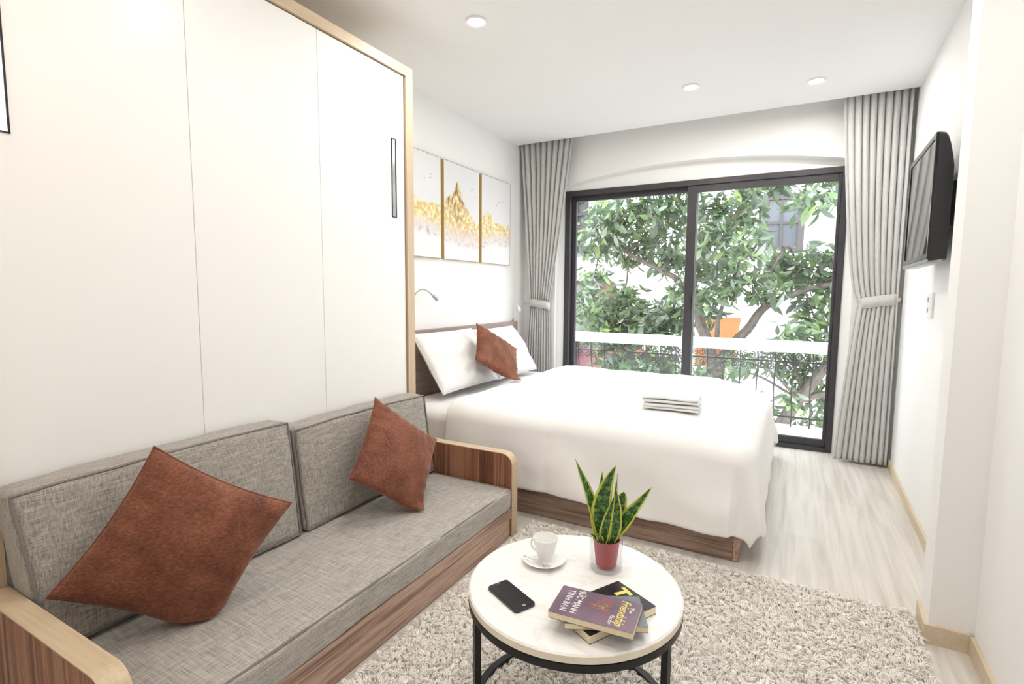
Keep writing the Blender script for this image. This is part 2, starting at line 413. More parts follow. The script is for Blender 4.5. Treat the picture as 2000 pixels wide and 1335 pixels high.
# ---------------------------------------------------------------- sofa
AY0, AY1, AYL0, AYL1 = 2.246, 2.303, 0.474, 0.531
SXF, SXB = -1.220, -1.874
sofa = thing('sofa', 'grey linen sofa with wooden panel arms in front of the white cabinet', 'sofa', (-1.55, 1.386, 0))
def arm_poly(inset=0.0, r=0.062, top=0.432):
    x0, x1, z1 = SXB+inset, SXF-inset, top-inset; rr = r-inset
    p = [(x0, inset), (x1, inset)]
    for k in range(9):
        a = PI/2*k/8; p.append((x1-rr+rr*math.cos(a), z1-rr+rr*math.sin(a)))
    return p + [(x0, z1)]
for (a, b) in ((AY0, AY1), (AYL0, AYL1)):
    o = MB().prism(arm_poly(0.0035), 'y', a, b).build('arm', 'walnut_z', sofa)
    e = MB(); P, Q = arm_poly(0.0), arm_poly(0.0036)
    ring = [[(p[0], a+0.0005, p[1]) for p in P], [(p[0], b-0.0005, p[1]) for p in P], [(p[0], b-0.0005, p[1]) for p in Q], [(p[0], a+0.0005, p[1]) for p in Q]]
    e.grid(ring, closed_u=True, closed_v=True)
    e.build('edge_band', 'oak_x', o)
# base: upper strip and drawer front
MB().box(SXF-0.60, SXF-0.012, AYL1+0.001, AY0-0.001, 0.0, 0.15).build('base', 'walnut_y', sofa)
MB().box(SXF-0.012, SXF-0.003, AYL1+0.002, AY0-0.003, 0.102, 0.151, 0.001, 1).build('front_rail', 'walnut_y', sofa)
MB().box(SXF-0.012, SXF-0.006, AYL1+0.002, AY0-0.024, 0.006, 0.099, 0.001, 1).build('drawer_front', 'walnut_y', sofa)

def cushion_mb(x0, x1, y0, y1, z0, z1, r, puff, axis, n=26, seed=0.0, taper=0.0):
    """soft box; puff bulges the faces along axis; returns MB and a point function"""
    bm = bmesh.new(); bmesh.ops.create_cube(bm, size=2.0)
    bmesh.ops.subdivide_edges(bm, edges=bm.edges[:], cuts=n, use_grid_fill=True)
    ex = ((x1-x0)/2, (y1-y0)/2, (z1-z0)/2); c = ((x0+x1)/2, (y0+y1)/2, (z0+z1)/2)
    ai = 'xyz'.index(axis)
    out = []
    for v in bm.verts:
        u = [v.co.x, v.co.y, v.co.z]
        p = [u[i]*ex[i] for i in range(3)]
        q = [max(-(ex[i]-r), min(ex[i]-r, p[i])) for i in range(3)]
        d = Vector([p[i]-q[i] for i in range(3)])
        if d.length > 1e-9:
            d = d.normalized()*r; p = [q[i]+d[i] for i in range(3)]
        oth = [i for i in range(3) if i != ai]
        g = (1-u[oth[0]]**2)*(1-u[oth[1]]**2)
        p[ai] += puff*max(0, g)**0.6*u[ai]
        w = fbm(p[0]*3.1+seed, p[1]*3.1, p[2]*3.1)*0.006
        p[ai] += w
        for i in oth: p[i] += fbm(p[0]*5+9+seed, p[1]*5, p[2]*5)*0.005
        if taper: p[ai] *= 1 - taper*(u[2]*0.5+0.5)
        out.append((c[0]+p[0], c[1]+p[1], c[2]+p[2]))
    bm.verts.index_update()
    m = MB().add(out, [[v.index for v in fc.verts] for fc in bm.faces]); bm.free()
    return m
# seat cushion
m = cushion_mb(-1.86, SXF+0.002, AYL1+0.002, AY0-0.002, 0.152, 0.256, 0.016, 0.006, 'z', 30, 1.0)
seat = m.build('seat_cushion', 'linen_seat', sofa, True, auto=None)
pp = [(SXF-0.006, y, 0.251 + fbm(y*4, 1)*0.003) for y in np.linspace(AYL1+0.012, AY0-0.012, 40)]
pp += [(x, AY0-0.010, 0.253) for x in np.linspace(SXF-0.012, -1.74, 14)]
MB().tube(pp, 0.0042, 6).build('piping', 'linen_piping', seat, True)
# back cushions
for k, (ya, yb, zt) in enumerate(((0.536, 1.372, 0.716), (1.388, 2.243, 0.690))):
    L = 0.10
    m = cushion_mb(-0.075, 0.075, ya, yb, 0.262, zt, 0.02, 0.022, 'x', 28, 5.0*k+2)
    def lean(p):
        h = (p[2]-0.26)/0.46; q = (p[1]-ya)/(yb-ya)
        return (-1.786 + p[0]*(1-0.30*h) - 0.042*h, p[1] - (0.040*max(0, h-0.35)*(1-q) if k == 0 else 0), p[2] + 0.008*math.sin((p[1]-ya)/(yb-ya)*PI) + 0.012*((p[1]-ya)/(yb-ya) if k == 0 else 0)*((p[2]-0.26)/0.46))
    m.v = [lean(p) for p in m.v]
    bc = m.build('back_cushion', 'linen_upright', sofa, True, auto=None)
    loop = []; xf = 0.071; i = 0.008
    c4 = [(ya+i, 0.262+i), (yb-i, 0.262+i), (yb-i, zt-i), (ya+i, zt-i)]
    for q in range(4):
        A, B = c4[q], c4[(q+1) % 4]
        for tt in np.linspace(0, 1, 22)[:-1]:
            y, z = A[0]+(B[0]-A[0])*tt, A[1]+(B[1]-A[1])*tt
            loop.append(lean((xf+0.002+fbm(y*6, z*6, k)*0.003, y + fbm(z*7, k)*0.003, z + fbm(y*7, 3+k)*0.004)))
    MB().tube(loop, 0.0045, 6, closed=True).build('piping', 'linen_piping', bc, True)

# ---------------------------------------------------------------- throw pillows
def pillow_mb(center, u, v, su, sv, T, floor=None, n=36, seed=0.0, pinch=0.085, wr=0.006, ga=0.0038, ear=0.0, squash_n=None):
    u = Vector(u).normalized(); v = Vector(v); v = (v - u*v.dot(u)).normalized(); w = u.cross(v)
    c = Vector(center); sides = []
    m = MB(); idx = {}
    V = []; F = []
    def pos(a, b, s):
        x = a*(1 - pinch*(1-b*b)*abs(a)**2); y = b*(1 - pinch*(1-a*a)*abs(b)**2)
        h = max(0.0, (1-a**2)*(1-b**2))**0.48
        edge = max(abs(a), abs(b))
        wv = wr*fbm(a*2.2+seed, b*2.2, s*2)*h**0.3
        # gathers running in from the seam
        wv += ga*math.sin(a*23+seed)*max(0, abs(b)-0.45)*1.8*(1-abs(a)**4) + ga*math.sin(b*21+seed*2)*max(0, abs(a)-0.45)*1.8*(1-abs(b)**4)
        wv *= min(1, (1-edge)*12)
        if ear: h *= 1.0
        return c + u*(x*su/2) + v*(y*sv/2) + w*(s*(T/2*h + wv))
    def key(i, j, s):
        if i in (0, n) or j in (0, n): s = 0
        return (i, j, s)
    def vid(i, j, s):
        k = key(i, j, s)
        if k not in idx:
            a, b = -1+2*i/n, -1+2*j/n
            a = math.sin(a*PI/2)*0.35 + a*0.65; b = math.sin(b*PI/2)*0.35 + b*0.65
            p = pos(a, b, s if k[2] else 0)
            if floor is not None and p.z < floor + 0.03:
                d = floor + 0.03 - p.z
                nz = floor + 0.03*math.exp(-d/0.03)
                if squash_n is not None: p = p + Vector(squash_n)*(d*0.35)
                p.z = nz
            idx[k] = len(V); V.append(p)
        return idx[k]
    for s in (1, -1):
        for i in range(n):
            for j in range(n): F.append((vid(i, j, s), vid(i+1, j, s), vid(i+1, j+1, s), vid(i, j+1, s)))
    m.add(V, F)
    rim = []
    for i in range(n): rim.append(V[vid(i, 0, 0)])
    for j in range(n): rim.append(V[vid(n, j, 0)])
    for i in range(n, 0, -1): rim.append(V[vid(i, n, 0)])
    for j in range(n, 0, -1): rim.append(V[vid(0, j, 0)])
    return m, rim
def throw(center, u, v, s, T, label, floor, seed, sq):
    m, rim = pillow_mb(center, u, v, s, s, T, floor, 40, seed, squash_n=sq)
    a = np.array(m.v)
    o = m.build('throw_pillow', 'rust_velvet', None, True, auto=None)
    MB().tube(rim, 0.0028, 6, closed=True).build('seam', 'rust_velvet', o, True)
    return tag(o, label, 'pillow', 'rust throw pillows')
throw((-1.557, 0.825, 0.499), (0.164, 0.331, -0.257), (0.098, 0.238, 0.369), 0.440, 0.155, 'rust velvet throw pillow leaning on the left sofa cushion, nearest the camera', 0.272, 1.3, (0.9, -0.4, 0))
throw((-1.570, 1.784, 0.494), (0.125, 0.304, -0.26), (-0.121, 0.289, 0.279), 0.415, 0.145, 'rust velvet throw pillow on the sofa beside the far wooden arm', 0.272, 4.1, (0.9, 0.0, 0))
throw((-1.955, 3.346, 0.790), (0.197, 0.299, -0.218), (-0.177, 0.294, 0.242), 0.41, 0.13, 'rust velvet throw pillow standing on the bed against the white pillows', 0.607, 7.7, (0.9, 0.0, 0))

# ---------------------------------------------------------------- bed
BY0, BY1, BX1 = 2.543, 4.440, -0.174
bed = thing('bed', 'wood framed double bed with white mattress by the window', 'bed', (-1.3, 3.49, 0))
b = MB().box(-2.36, BX1-0.028, BY0, BY0+0.025, 0.004, 0.172, 0.001, 1)
b.box(-2.36, BX1-0.028, BY1-0.025, BY1, 0.004, 0.172, 0.001, 1); b.box(-2.36, -2.335, BY0+0.026, BY1-0.026, 0.004, 0.172)
b.build('side_rail', 'walnut_x', bed)
MB().box(BX1-0.027, BX1, BY0, BY1, 0.004, 0.168, 0.001, 1).build('foot_rail', 'walnut_y', bed)
MB().box(-2.33, BX1-0.03, BY0+0.03, BY1-0.03, 0.0, 0.168).build('platform', 'walnut_y', bed)
MB().box(XL+0.004, XL+0.040, 2.62, 4.445, 0.05, 0.975, 0.002, 1).build('headboard', 'headboard_wood', bed)
mt = cushion_mb(-2.362, -0.285, 2.578, 4.37, 0.174, 0.516, 0.075, 0.0, 'z', 24, 3.0).build('mattress', 'white_sheet', bed, True, auto=None)

# duvet, draped over the foot half of the bed
def duvet():
    X0, X1, Y0, Y1 = -1.83, -0.115, 2.512, 4.463       # edges the cloth bends over
    R, ZT = 0.11, 0.592
    ix1, iy0, iy1 = X1-R, Y0+R, Y1-R
    arc = R*PI/2
    hang = 0.335
    nb, na = 100, 130
    tb = np.linspace(X0, ix1+arc+hang-0.02, nb); ta = np.linspace(iy0-arc-hang, iy1+arc+hang, na)
    P = []
    for bx in tb:
        row = []
        for ay in ta:
            dx = max(0.0, bx-ix1); dyv = (iy0-ay) if ay < iy0 else (ay-iy1 if ay > iy1 else 0.0)
            sy = -1 if ay < iy0 else 1
            pw = 8.0 if sy < 0 else 2.4; d = (dx**pw + dyv**pw)**(1/pw)
            cx, cy = min(bx, ix1), min(max(ay, iy0), iy1)
            h = math.hypot(dx, dyv)
            ex, ey = (dx/h, sy*dyv/h) if h > 0 else (0, 0)
            top = ZT + 0.013*fbm(bx*2.1, ay*2.1, 1.0) + 0.005*fbm(bx*6.5, ay*6.5, 4.0)
            # soft puff: lower near the edges of the top
            if d <= arc:
                a = d/R; out = R*math.sin(a); z = top - R*(1-math.cos(a))
            else:
                e = d-arc; out = R + 0.04*e; z = top - R - e*(0.92 + 0.13*(bx-X0)/1.7)
                per = (bx*1.0 + ay*1.0)
                amt = min(1.0, e/0.22)
                out += amt*(0.008*(1+math.sin(per*11+2.5*fbm(bx*2, ay*2))) + 0.016*(0.5+fbm(bx*2.3, ay*2.3, 2.0)))
                z += amt*0.008*fbm(bx*1.7+5, ay*1.7)
                if dx > 0.04 and dyv > 0.04:
                    out += amt*0.03*math.sin(math.atan2(dyv, dx)*4.0)
            # slope of the top towards the foot
            z -= 0.02*max(0.0, min(1.0, (bx+0.75)/0.5))**2*(1 - min(1.0, max(0.0, d-arc)/hang))
            fc = max(0.0, min(1.0, (bx+0.62)/0.5))*max(0.0, min(1.0, (ay-3.7)/0.75))
            z -= 0.085*fc*fc*(3-2*fc)*(1 - min(1.0, max(0.0, d-arc)/hang))
            # stitched cross seam
            z += 0.0 if d > arc*0.9 else -0.010*math.exp(-((bx+1.145)/0.012)**2)
            out += 0.0 if d <= arc else -0.008*math.exp(-((bx+1.145)/0.012)**2)
            row.append((cx+ex*out, cy+ey*out, max(z, 0.02)))
        P.append(row)
    o = MB().grid(P).build('duvet', 'white_cotton', None, True, auto=None)
    sm = o.modifiers.new('thickness', 'SOLIDIFY'); sm.thickness = 0.014; sm.offset = 1.0
    bv = sub(o, 1)
    return tag(o, 'white duvet draped over the bed with its corners hanging at the foot', 'duvet')
DUV = duvet()
# make the solidify grow inwards whatever way the normals point
if DUV.data.polygons[len(DUV.data.polygons)//2].normal.z > 0: DUV.modifiers['thickness'].offset = -1.0

# white pillows leaning on the headboard
def wpillow(center, v, su, sv, T, label, seed):
    m, rim = pillow_mb(center, (0, 1, 0), v, su, sv, T, 0.527, 34, seed, pinch=0.03, wr=0.020, ga=0.001)
    o = m.build('bed_pillow', 'white_cotton', None, True, auto=None)
    MB().tube(rim, 0.003, 6, closed=True).build('seam', 'white_cotton', o, True)
    return tag(o, label, 'pillow', 'white bed pillows')
wpillow((-2.165, 3.14, 0.765), (-0.27, 0.03, 0.40), 0.74, 0.47, 0.17, 'white pillow against the headboard, nearer one beside the cabinet edge', 2.2)
wpillow((-2.165, 3.86, 0.755), (-0.27, -0.02, 0.40), 0.68, 0.46, 0.17, 'white pillow against the headboard, farther one behind the rust pillow', 6.4)

# folded towels
def towel(z, h, ang, label, seed, dx=0.0):
    n = 3; m = MB()
    c = (-0.595, 3.03); a, b = 0.155, 0.115
    for q in range(2):
        z0 = z + q*h/2
        bm = cushion_mb(-a+q*0.002, a-q*0.003, -b, b-q*0.004, z0+0.0006, z0+h/2-0.0002, h/4-0.001, 0.0015, 'z', 16, seed+q)
        m.add(bm.v, bm.f)
    m.xform(Matrix.Translation((c[0]+dx, c[1], 0)) @ Matrix.Rotation(ang, 4, 'Z'))
    return tag(m.build('folded_towel', 'towel_white', None, True, auto=None), label, 'towel', 'folded towels on the bed')
towel(0.600, 0.033, math.radians(5), 'folded white towel lying directly on the duvet, lower of two', 1.0)
towel(0.6385, 0.033, math.radians(4), 'folded white towel on top of another towel, upper of two', 8.0, -0.003)

# ---------------------------------------------------------------- reading lamps on the headboard
def lamp(y, label, side):
    t = thing('reading_lamp', label, 'lamp', (XL+0.02, y, 0.975), group='gooseneck reading lamps')
    hh = 0.272 if side > 0 else 0.15; gm = 'brushed_metal' if side > 0 else 'white_plastic'
    MB().lathe([(0, 0), (0.014, 0), (0.014, 0.02), (0.008, 0.024), (0, 0.024)], (XL+0.021, y, 0.9755), 20).build('base', 'chrome', t, True)
    p0 = Vector((XL+0.021, y, 0.995)); pts = []
    for k in range(25):
        s = k/24
        pts.append(p0 + Vector((0.02*s + 0.05*s*s, side*0.22*s**1.3, hh*math.sin(s*PI*0.66))))
    MB().tube(pts, 0.0045, 8).build('gooseneck', gm, t, True)
    d = (pts[-1]-pts[-2]).normalized(); e = pts[-1]
    MB().tube([e-d*0.004, e+d*0.012, e+d*0.02, e+d*0.062, e+d*0.066], [0.005, 0.008, 0.012, 0.013, 0.010], 14).build('lamp_head', gm, t, True)
lamp(2.80, 'gooseneck reading lamp curving out from behind the cabinet edge above the headboard', 1)
lamp(4.415, 'small gooseneck reading lamp at the window end of the headboard', -0.30)

# ---------------------------------------------------------------- mountain triptych
MT = [(2.85, 1.93), (2.895, 1.935), (2.97, 1.90), (3.06, 1.895), (3.14, 1.905), (3.20, 1.90), (3.26, 1.905), (3.31, 1.975), (3.345, 2.0), (3.375, 1.985), (3.41, 2.05), (3.442, 2.122), (3.47, 2.06), (3.53, 1.965), (3.60, 1.90), (3.66, 1.85), (3.72, 1.80), (3.78, 1.83), (3.83, 1.90), (3.897, 1.955), (3.95, 1.92), (4.02, 1.86), (4.12, 1.87), (4.20, 1.84), (4.27, 1.868), (4.33, 1.86)]
MB_ = [(2.85, 1.70), (3.0, 1.70), (3.2, 1.668), (3.49, 1.62), (3.72, 1.625), (4.0, 1.67), (4.33, 1.69)]
mtx, mtz = zip(*MT); mbx, mbz = zip(*MB_)
BIRDS = [(3.03, 2.06), (3.10, 2.075), (3.105, 2.10), (3.65, 2.08), (3.70, 2.03), (4.05, 2.02), (4.10, 2.05), (4.15, 2.09), (4.155, 2.06)]
def painting(ya, yb, label):
    z0, z1, xw = 1.503, 2.247, XL
    t = thing('painting', label, 'painting', (xw+0.013, (ya+yb)/2, z0), group='mountain triptych')
    MB().box(xw+0.001, xw+0.026, ya, yb, z0, z1, 0.001, 1).build('frame', 'gold_frame', t)
    ny, nz = 110, 170
    ys = np.linspace(ya+0.003, yb-0.003, ny); zs = np.linspace(z0+0.003, z1-0.003, nz)
    P = [[(xw+0.0275, y, z) for z in zs] for y in ys]
    o = MB().grid(P).build('canvas', 'canvas_print', t)
    cols = []
    for y in ys:
        top = np.interp(y, mtx, mtz) + 0.012*fbm(y*30, 0, 0); bot = np.interp(y, mbx, mbz) + 0.02*fbm(y*8, 4, 0)
        for z in zs:
            c = np.array((0.74, 0.74, 0.75)) + 0.02*fbm(y*3, z*3, 7)
            for (by, bz) in BIRDS:
                if abs(y-by) < 0.011 and abs((z-bz) - 0.6*abs(y-by)) < 0.004: c = np.array((0.45, 0.45, 0.46))
            if z < top:
                s = 0.5 + 0.5*math.sin((y*1.0 + z*0.45)*60 + 5*fbm(y*9, z*9, 1)) ; g = fbm(y*14, z*26, 2)
                gold = np.array((0.70, 0.53, 0.20)); dark = np.array((0.34, 0.17, 0.07)); pale = np.array((0.86, 0.81, 0.58)); ros = np.array((0.66, 0.45, 0.40))
                peak = max(0.0, 1 - abs(y-3.43)/0.22)*max(0, min(1, (z-1.75)/0.2))
                k = max(0, min(1, 0.45 + 1.5*fbm(y*30, z*34, 2) + 0.5*(s-0.5)))
                c = gold*(1-k) + pale*k
                kd = max(0, min(1, peak*(0.55 + 2.2*fbm(y*45, z*14, 3)) + 0.5*max(0, fbm(y*60, z*25, 8))))
                c = c*(1-kd) + dark*kd
                kr = max(0, min(1, (1.80-z)/0.12 + 0.5*g + 0.6*fbm(y*50, z*30, 9)))*0.6
                c = c*(1-kr) + ros*kr
                low = max(0, min(1, (bot + 0.13 - z)/0.13 + 0.35*g))
                c = c*(1-low) + np.array((0.74, 0.72, 0.73))*low
                if z < bot + 0.05:
                    kk = max(0, min(1, fbm(y*22, z*30, 6)*1.4))*max(0, 1-abs(z-bot)/0.06)
                    c = c*(1-kk) + np.array((0.40, 0.38, 0.40))*kk
                if z < bot:
                    m_ = min(1, (bot-z)/0.03)
                    c = c*(1-m_) + np.array((0.80, 0.80, 0.81))*m_
            cols.append((*np.clip(c, 0, 1), 1.0))
    a = o.data.color_attributes.new('Col', 'FLOAT_COLOR', 'POINT'); a.data.foreach_set('color', np.array(cols, dtype=np.float32).ravel())
    e = MB()
    for (p, q, r, s) in ((ya, ya+0.0028, z0, z1), (yb-0.0028, yb, z0, z1), (ya+0.0028, yb-0.0028, z0, z0+0.0028), (ya+0.0028, yb-0.0028, z1-0.0028, z1)):
        e.box(xw+0.026, xw+0.0285, p, q, r, s)
    e.build('border', 'grey_line', t)
painting(2.735, 3.227, 'canvas print of pale golden slopes, partly hidden by the cabinet edge')
painting(3.262, 3.762, 'canvas print of the sharp golden mountain peak, middle of three')
painting(3.800, 4.303, 'canvas print of low golden foothills, nearest the window')

# ---------------------------------------------------------------- curtains
def curtain(kind, label):
    zt, zb = 2.70, 0.02
    nz, npl = 90, (9 if kind == 'l' else 9)
    seg = 14; ns = npl*seg
    def env(z):
        """left edge, right edge, fold depth at height z"""
        if kind == 'l': T = (-2.392, -1.86); M = (-2.280, -2.085); Bm = (-2.325, -2.055); zt_ = 1.135
        else: T = (0.225, 0.632); M = (0.392, 0.630); Bm = (0.300, 0.634); zt_ = 1.195
        if z > zt_:
            s = (z-zt_)/(2.66-zt_); s = min(1, s)
            eL, eR = (s**1.0, s**0.85) if kind == 'l' else (s**0.55, s**0.9)
            return M[0]+(T[0]-M[0])*eL, M[1]+(T[1]-M[1])*eR, 0.030 + 0.012*s
        s = (zt_-z)/zt_; e = min(1.0, s*1.5)**0.7 if kind == 'l' else s**0.75
        return M[0]+(Bm[0]-M[0])*e, M[1]+(Bm[1]-M[1])*e, 0.030 + 0.012*e
    yc = 4.560
    P = []
    for i in range(nz+1):
        z = zb + (zt-zb)*i/nz
        l, r, A = env(z)
        row = []
        flat = 0.30                       # the leading edge hangs as a flatter panel
        for j in range(ns+1):
            s = j/ns
            ph = 2*PI*npl*s
            if kind == 'l': lead = max(0.0, (s-(1-flat*0.6))/(flat*0.6))
            else: lead = max(0.0, (flat*0.85-s)/(flat*0.85))
            fold = A*(1.9*abs(math.cos(ph/2))**0.45 - 1.1)*(1-0.8*lead)
            w = (r-l)
            x = l + w*s + (w/npl)*0.05*math.sin(ph)*(1-lead)
            y = yc - fold + 0.012*fbm(s*5, z*1.3, 3 if kind == 'l' else 9)*1.2 - 0.02*lead
            if kind == 'r': y += -0.015 + 0.03*max(0, (1.195-z)/1.195)*0
            row.append((x, y, z))
        P.append(row)
    o = thing('curtain', label, 'curtain', ((env(1)[0]+env(1)[1])/2, yc, 0.02), group='tied-back grey curtains')
    c = MB().grid(P).build('panel', 'curtain_grey', o, True, auto=None)
    sm = c.modifiers.new('thickness', 'SOLIDIFY'); sm.thickness = 0.003
    # tieback
    zt_ = 1.135 if kind == 'l' else 1.195
    l, r, A = env(zt_)
    hw = 0.036 if kind == 'l' else 0.040
    ring = []; nn = 44; cx, rx = (l+r)/2, (r-l)/2+0.004
    for k in range(nn):
        a = 2*PI*k/nn
        x = cx + rx*math.copysign(abs(math.cos(a))**0.7, math.cos(a)); y = yc - 0.008 - 0.048*math.copysign(abs(math.sin(a))**0.7, math.sin(a))
        dip = 0.012*math.sin(a) + (0.02*(x-cx)/rx if kind == 'r' else -0.012*(x-cx)/rx)
        ring.append([(x, y, zt_-hw+dip), (x, y, zt_+hw+dip)])
    tb = MB().grid(ring, closed_u=True).build('tieback', 'curtain_grey', o, True)
    sm = tb.modifiers.new('thickness', 'SOLIDIFY'); sm.thickness = 0.004
    if kind == 'r':
        MB().tube([(0.628, 4.51, 1.213), (0.637, 4.53, 1.224), (0.645, 4.56, 1.20), (0.651, 4.59, 1.21)], 0.012, 8).build('cord_loop', 'curtain_grey', tb, True)
    else:
        MB().tube([(l-0.01, 4.555, 1.15), (l-0.05, 4.58, 1.14), (l-0.10, 4.62, 1.15)], 0.006, 8).build('cord_loop', 'curtain_grey', tb, True)
curtain('l', 'grey pleated curtain tied back in the corner behind the bed headboard')
curtain('r', 'grey pleated curtain tied back beside the television, reaching the floor')

# ---------------------------------------------------------------- television on the right wall
tv = thing('television', 'black flat television bracketed to the white right wall beside the curtain', 'television', (0.57, 3.2, 1.39))
TX, TY0, TY1, TZ0, TZ1 = 0.505, 2.885, 3.565, 1.398, 1.958
b = MB()
def tvprof(s):   # cabinet profile over depth s 0..1: inset of the outline
    return 0.0 if s < 0.45 else 0.075*((s-0.45)/0.55)**1.8
rows = []
for s in (0, 0.08, 0.25, 0.45, 0.6, 0.75, 0.9, 1.0):
    tp = tvprof(s)*1.6; i = 0.012*s + (0.004 if s == 0 else 0); x = TX + 0.064*s; r = 0.03; pr = []
    for (cy, cz, a0) in ((TY1-i-r, TZ1-i-tp-r, 0), (TY0+i+r, TZ1-i-tp-r, PI/2), (TY0+i+r, TZ0+i*0.5+r*0.4, PI), (TY1-i-r, TZ0+i*0.5+r*0.4, 1.5*PI)):
        for k in range(6):
            a = a0 + PI/2*k/5; rz = r*(0.4 if a0 >= PI else 1)
            pr.append((x, cy + r*math.cos(a), cz + rz*math.sin(a)))
    rows.append(pr)
b.grid(rows, closed_v=True)
n = len(rows[0]); b.f.append(tuple(range(n))); b.fm.append(0); b.f.append(tuple((len(rows)-1)*n + k for k in range(n))); b.fm.append(0)
b.build('cabinet', 'black_gloss', tv, True)
z = MB()
for (p, q, r, s) in ((TY0+0.006, TY0+0.026, TZ0+0.014, TZ1-0.008), (TY1-0.026, TY1-0.006, TZ0+0.014, TZ1-0.008), (TY0+0.026, TY1-0.026, TZ1-0.03, TZ1-0.008), (TY0+0.026, TY1-0.026, TZ0+0.014, TZ0+0.036)):
    z.box(TX-0.006, TX+0.001, p, q, r, s)
z.build('bezel', 'black_gloss', tv)
MB().box(TX-0.0025, TX+0.001, TY0+0.026, TY1-0.026, TZ0+0.036, TZ1-0.03).build('screen', 'screen_gloss', tv)
MB().box(TX-0.008, TX+0.05, TY0+0.012, TY1-0.012, TZ0-0.006, TZ0+0.012, 0.003).build('speaker_bar', 'grey_plastic', tv, True)
mb = MB().box(TX+0.0645, TX+0.075, 3.10, 3.38, 1.56, 1.80, 0.002).box(TX+0.075, xr(3.24)-0.016, 3.20, 3.28, 1.64, 1.70).box(xr(3.13)-0.016, xr(3.13)-0.004, 3.13, 3.35, 1.58, 1.78)
mb.build('wall_bracket', 'black_metal', tv)

tv.rotation_euler.z = math.radians(-1.2)
# socket plate on the right wall
def ang(y0, y1, z0, z1, xo, xi, mbx):
    mbx.add([(xr(y0)-xo, y0, z0), (xr(y1)-xo, y1, z0), (xr(y1)-xo, y1, z1), (xr(y0)-xo, y0, z1), (xr(y0)-xi, y0, z0), (xr(y1)-xi, y1, z0), (xr(y1)-xi, y1, z1), (xr(y0)-xi, y0, z1)],
            [(0,1,2,3), (4,7,6,5), (0,4,5,1), (1,5,6,2), (2,6,7,3), (3,7,4,0)])
    return mbx
pl = ang(3.44, 3.60, 1.135, 1.262, 0.011, 0.0006, MB()).build('wall_socket', 'white_plastic')
tag(pl, 'white double socket plate on the right wall under the television', 'socket')
ang(3.528, 3.55, 1.215, 1.24, 0.0125, 0.0108, MB()).build('socket_hole', 'socket_hole', pl)
ang(3.528, 3.55, 1.158, 1.183, 0.0125, 0.0108, MB()).build('socket_hole', 'socket_hole', pl)

# ---------------------------------------------------------------- ceiling downlights, then added fill lamps out of view
def downlight(x, y, label, power, warm=(1, 0.97, 0.93)):
    t = thing('downlight', label, 'ceiling light', (x, y, CZ-0.012), group='recessed downlights')
    MB().lathe([(0.040, 0.004), (0.052, 0.0), (0.056, 0.006), (0.056, 0.0118), (0.040, 0.0118)], (x, y, CZ-0.012), 36).build('ring', 'white_plastic', t, True)
    MB().lathe([(0.0, 0.006), (0.041, 0.006), (0.041, 0.0115), (0, 0.0115)], (x, y, CZ-0.012), 36).build('lens', 'lamp_disc', t)
    l = bpy.data.lights.new('downlight_and_fill_beam', 'AREA'); l.shape = 'DISK'; l.size = 0.09; l.energy = power; l.color = warm
    o = bpy.data.objects.new('downlight_and_fill_beam', l); COL.objects.link(o); o.location = (x, y, CZ-0.016); o.parent = None
LP = 6.0
downlight(-1.515, 2.366, 'recessed ceiling downlight glowing in front of the white cabinet top', LP)
downlight(-0.693, 3.754, 'recessed ceiling downlight over the middle of the bed, faint', LP)
downlight(0.042, 4.025, 'recessed ceiling downlight nearest the right curtain, faint', LP)
for (x, y) in ((-1.30, 0.55), (-0.15, 2.25), (-0.15, 0.60), (-0.75, -0.75), (0.25, 1.4), (-1.5, -1.0), (-0.9, 1.5)):  # unseen lamps added to the ceiling to brighten the room, warmer on the left
    l = bpy.data.lights.new('downlight_and_fill_beam', 'AREA'); l.shape = 'DISK'; l.size = 0.09; l.energy = 2.8 if x < -1 else 4.0
    l.color = (1, 0.80, 0.63) if x < -1 else (1, 0.97, 0.93)
    o = bpy.data.objects.new('downlight_and_fill_beam', l); COL.objects.link(o); o.location = (x, y, CZ-0.016)
    MB().lathe([(0.040, 0.004), (0.052, 0.0), (0.056, 0.006), (0.056, 0.0118), (0.040, 0.0118)], (x, y, CZ-0.012), 36).build('added_lamp_ring', 'white_plastic', CEIL, True)
    MB().lathe([(0.0, 0.006), (0.041, 0.006), (0.041, 0.0115), (0, 0.0115)], (x, y, CZ-0.012), 36).build('added_lamp_lens', 'lamp_disc', CEIL)

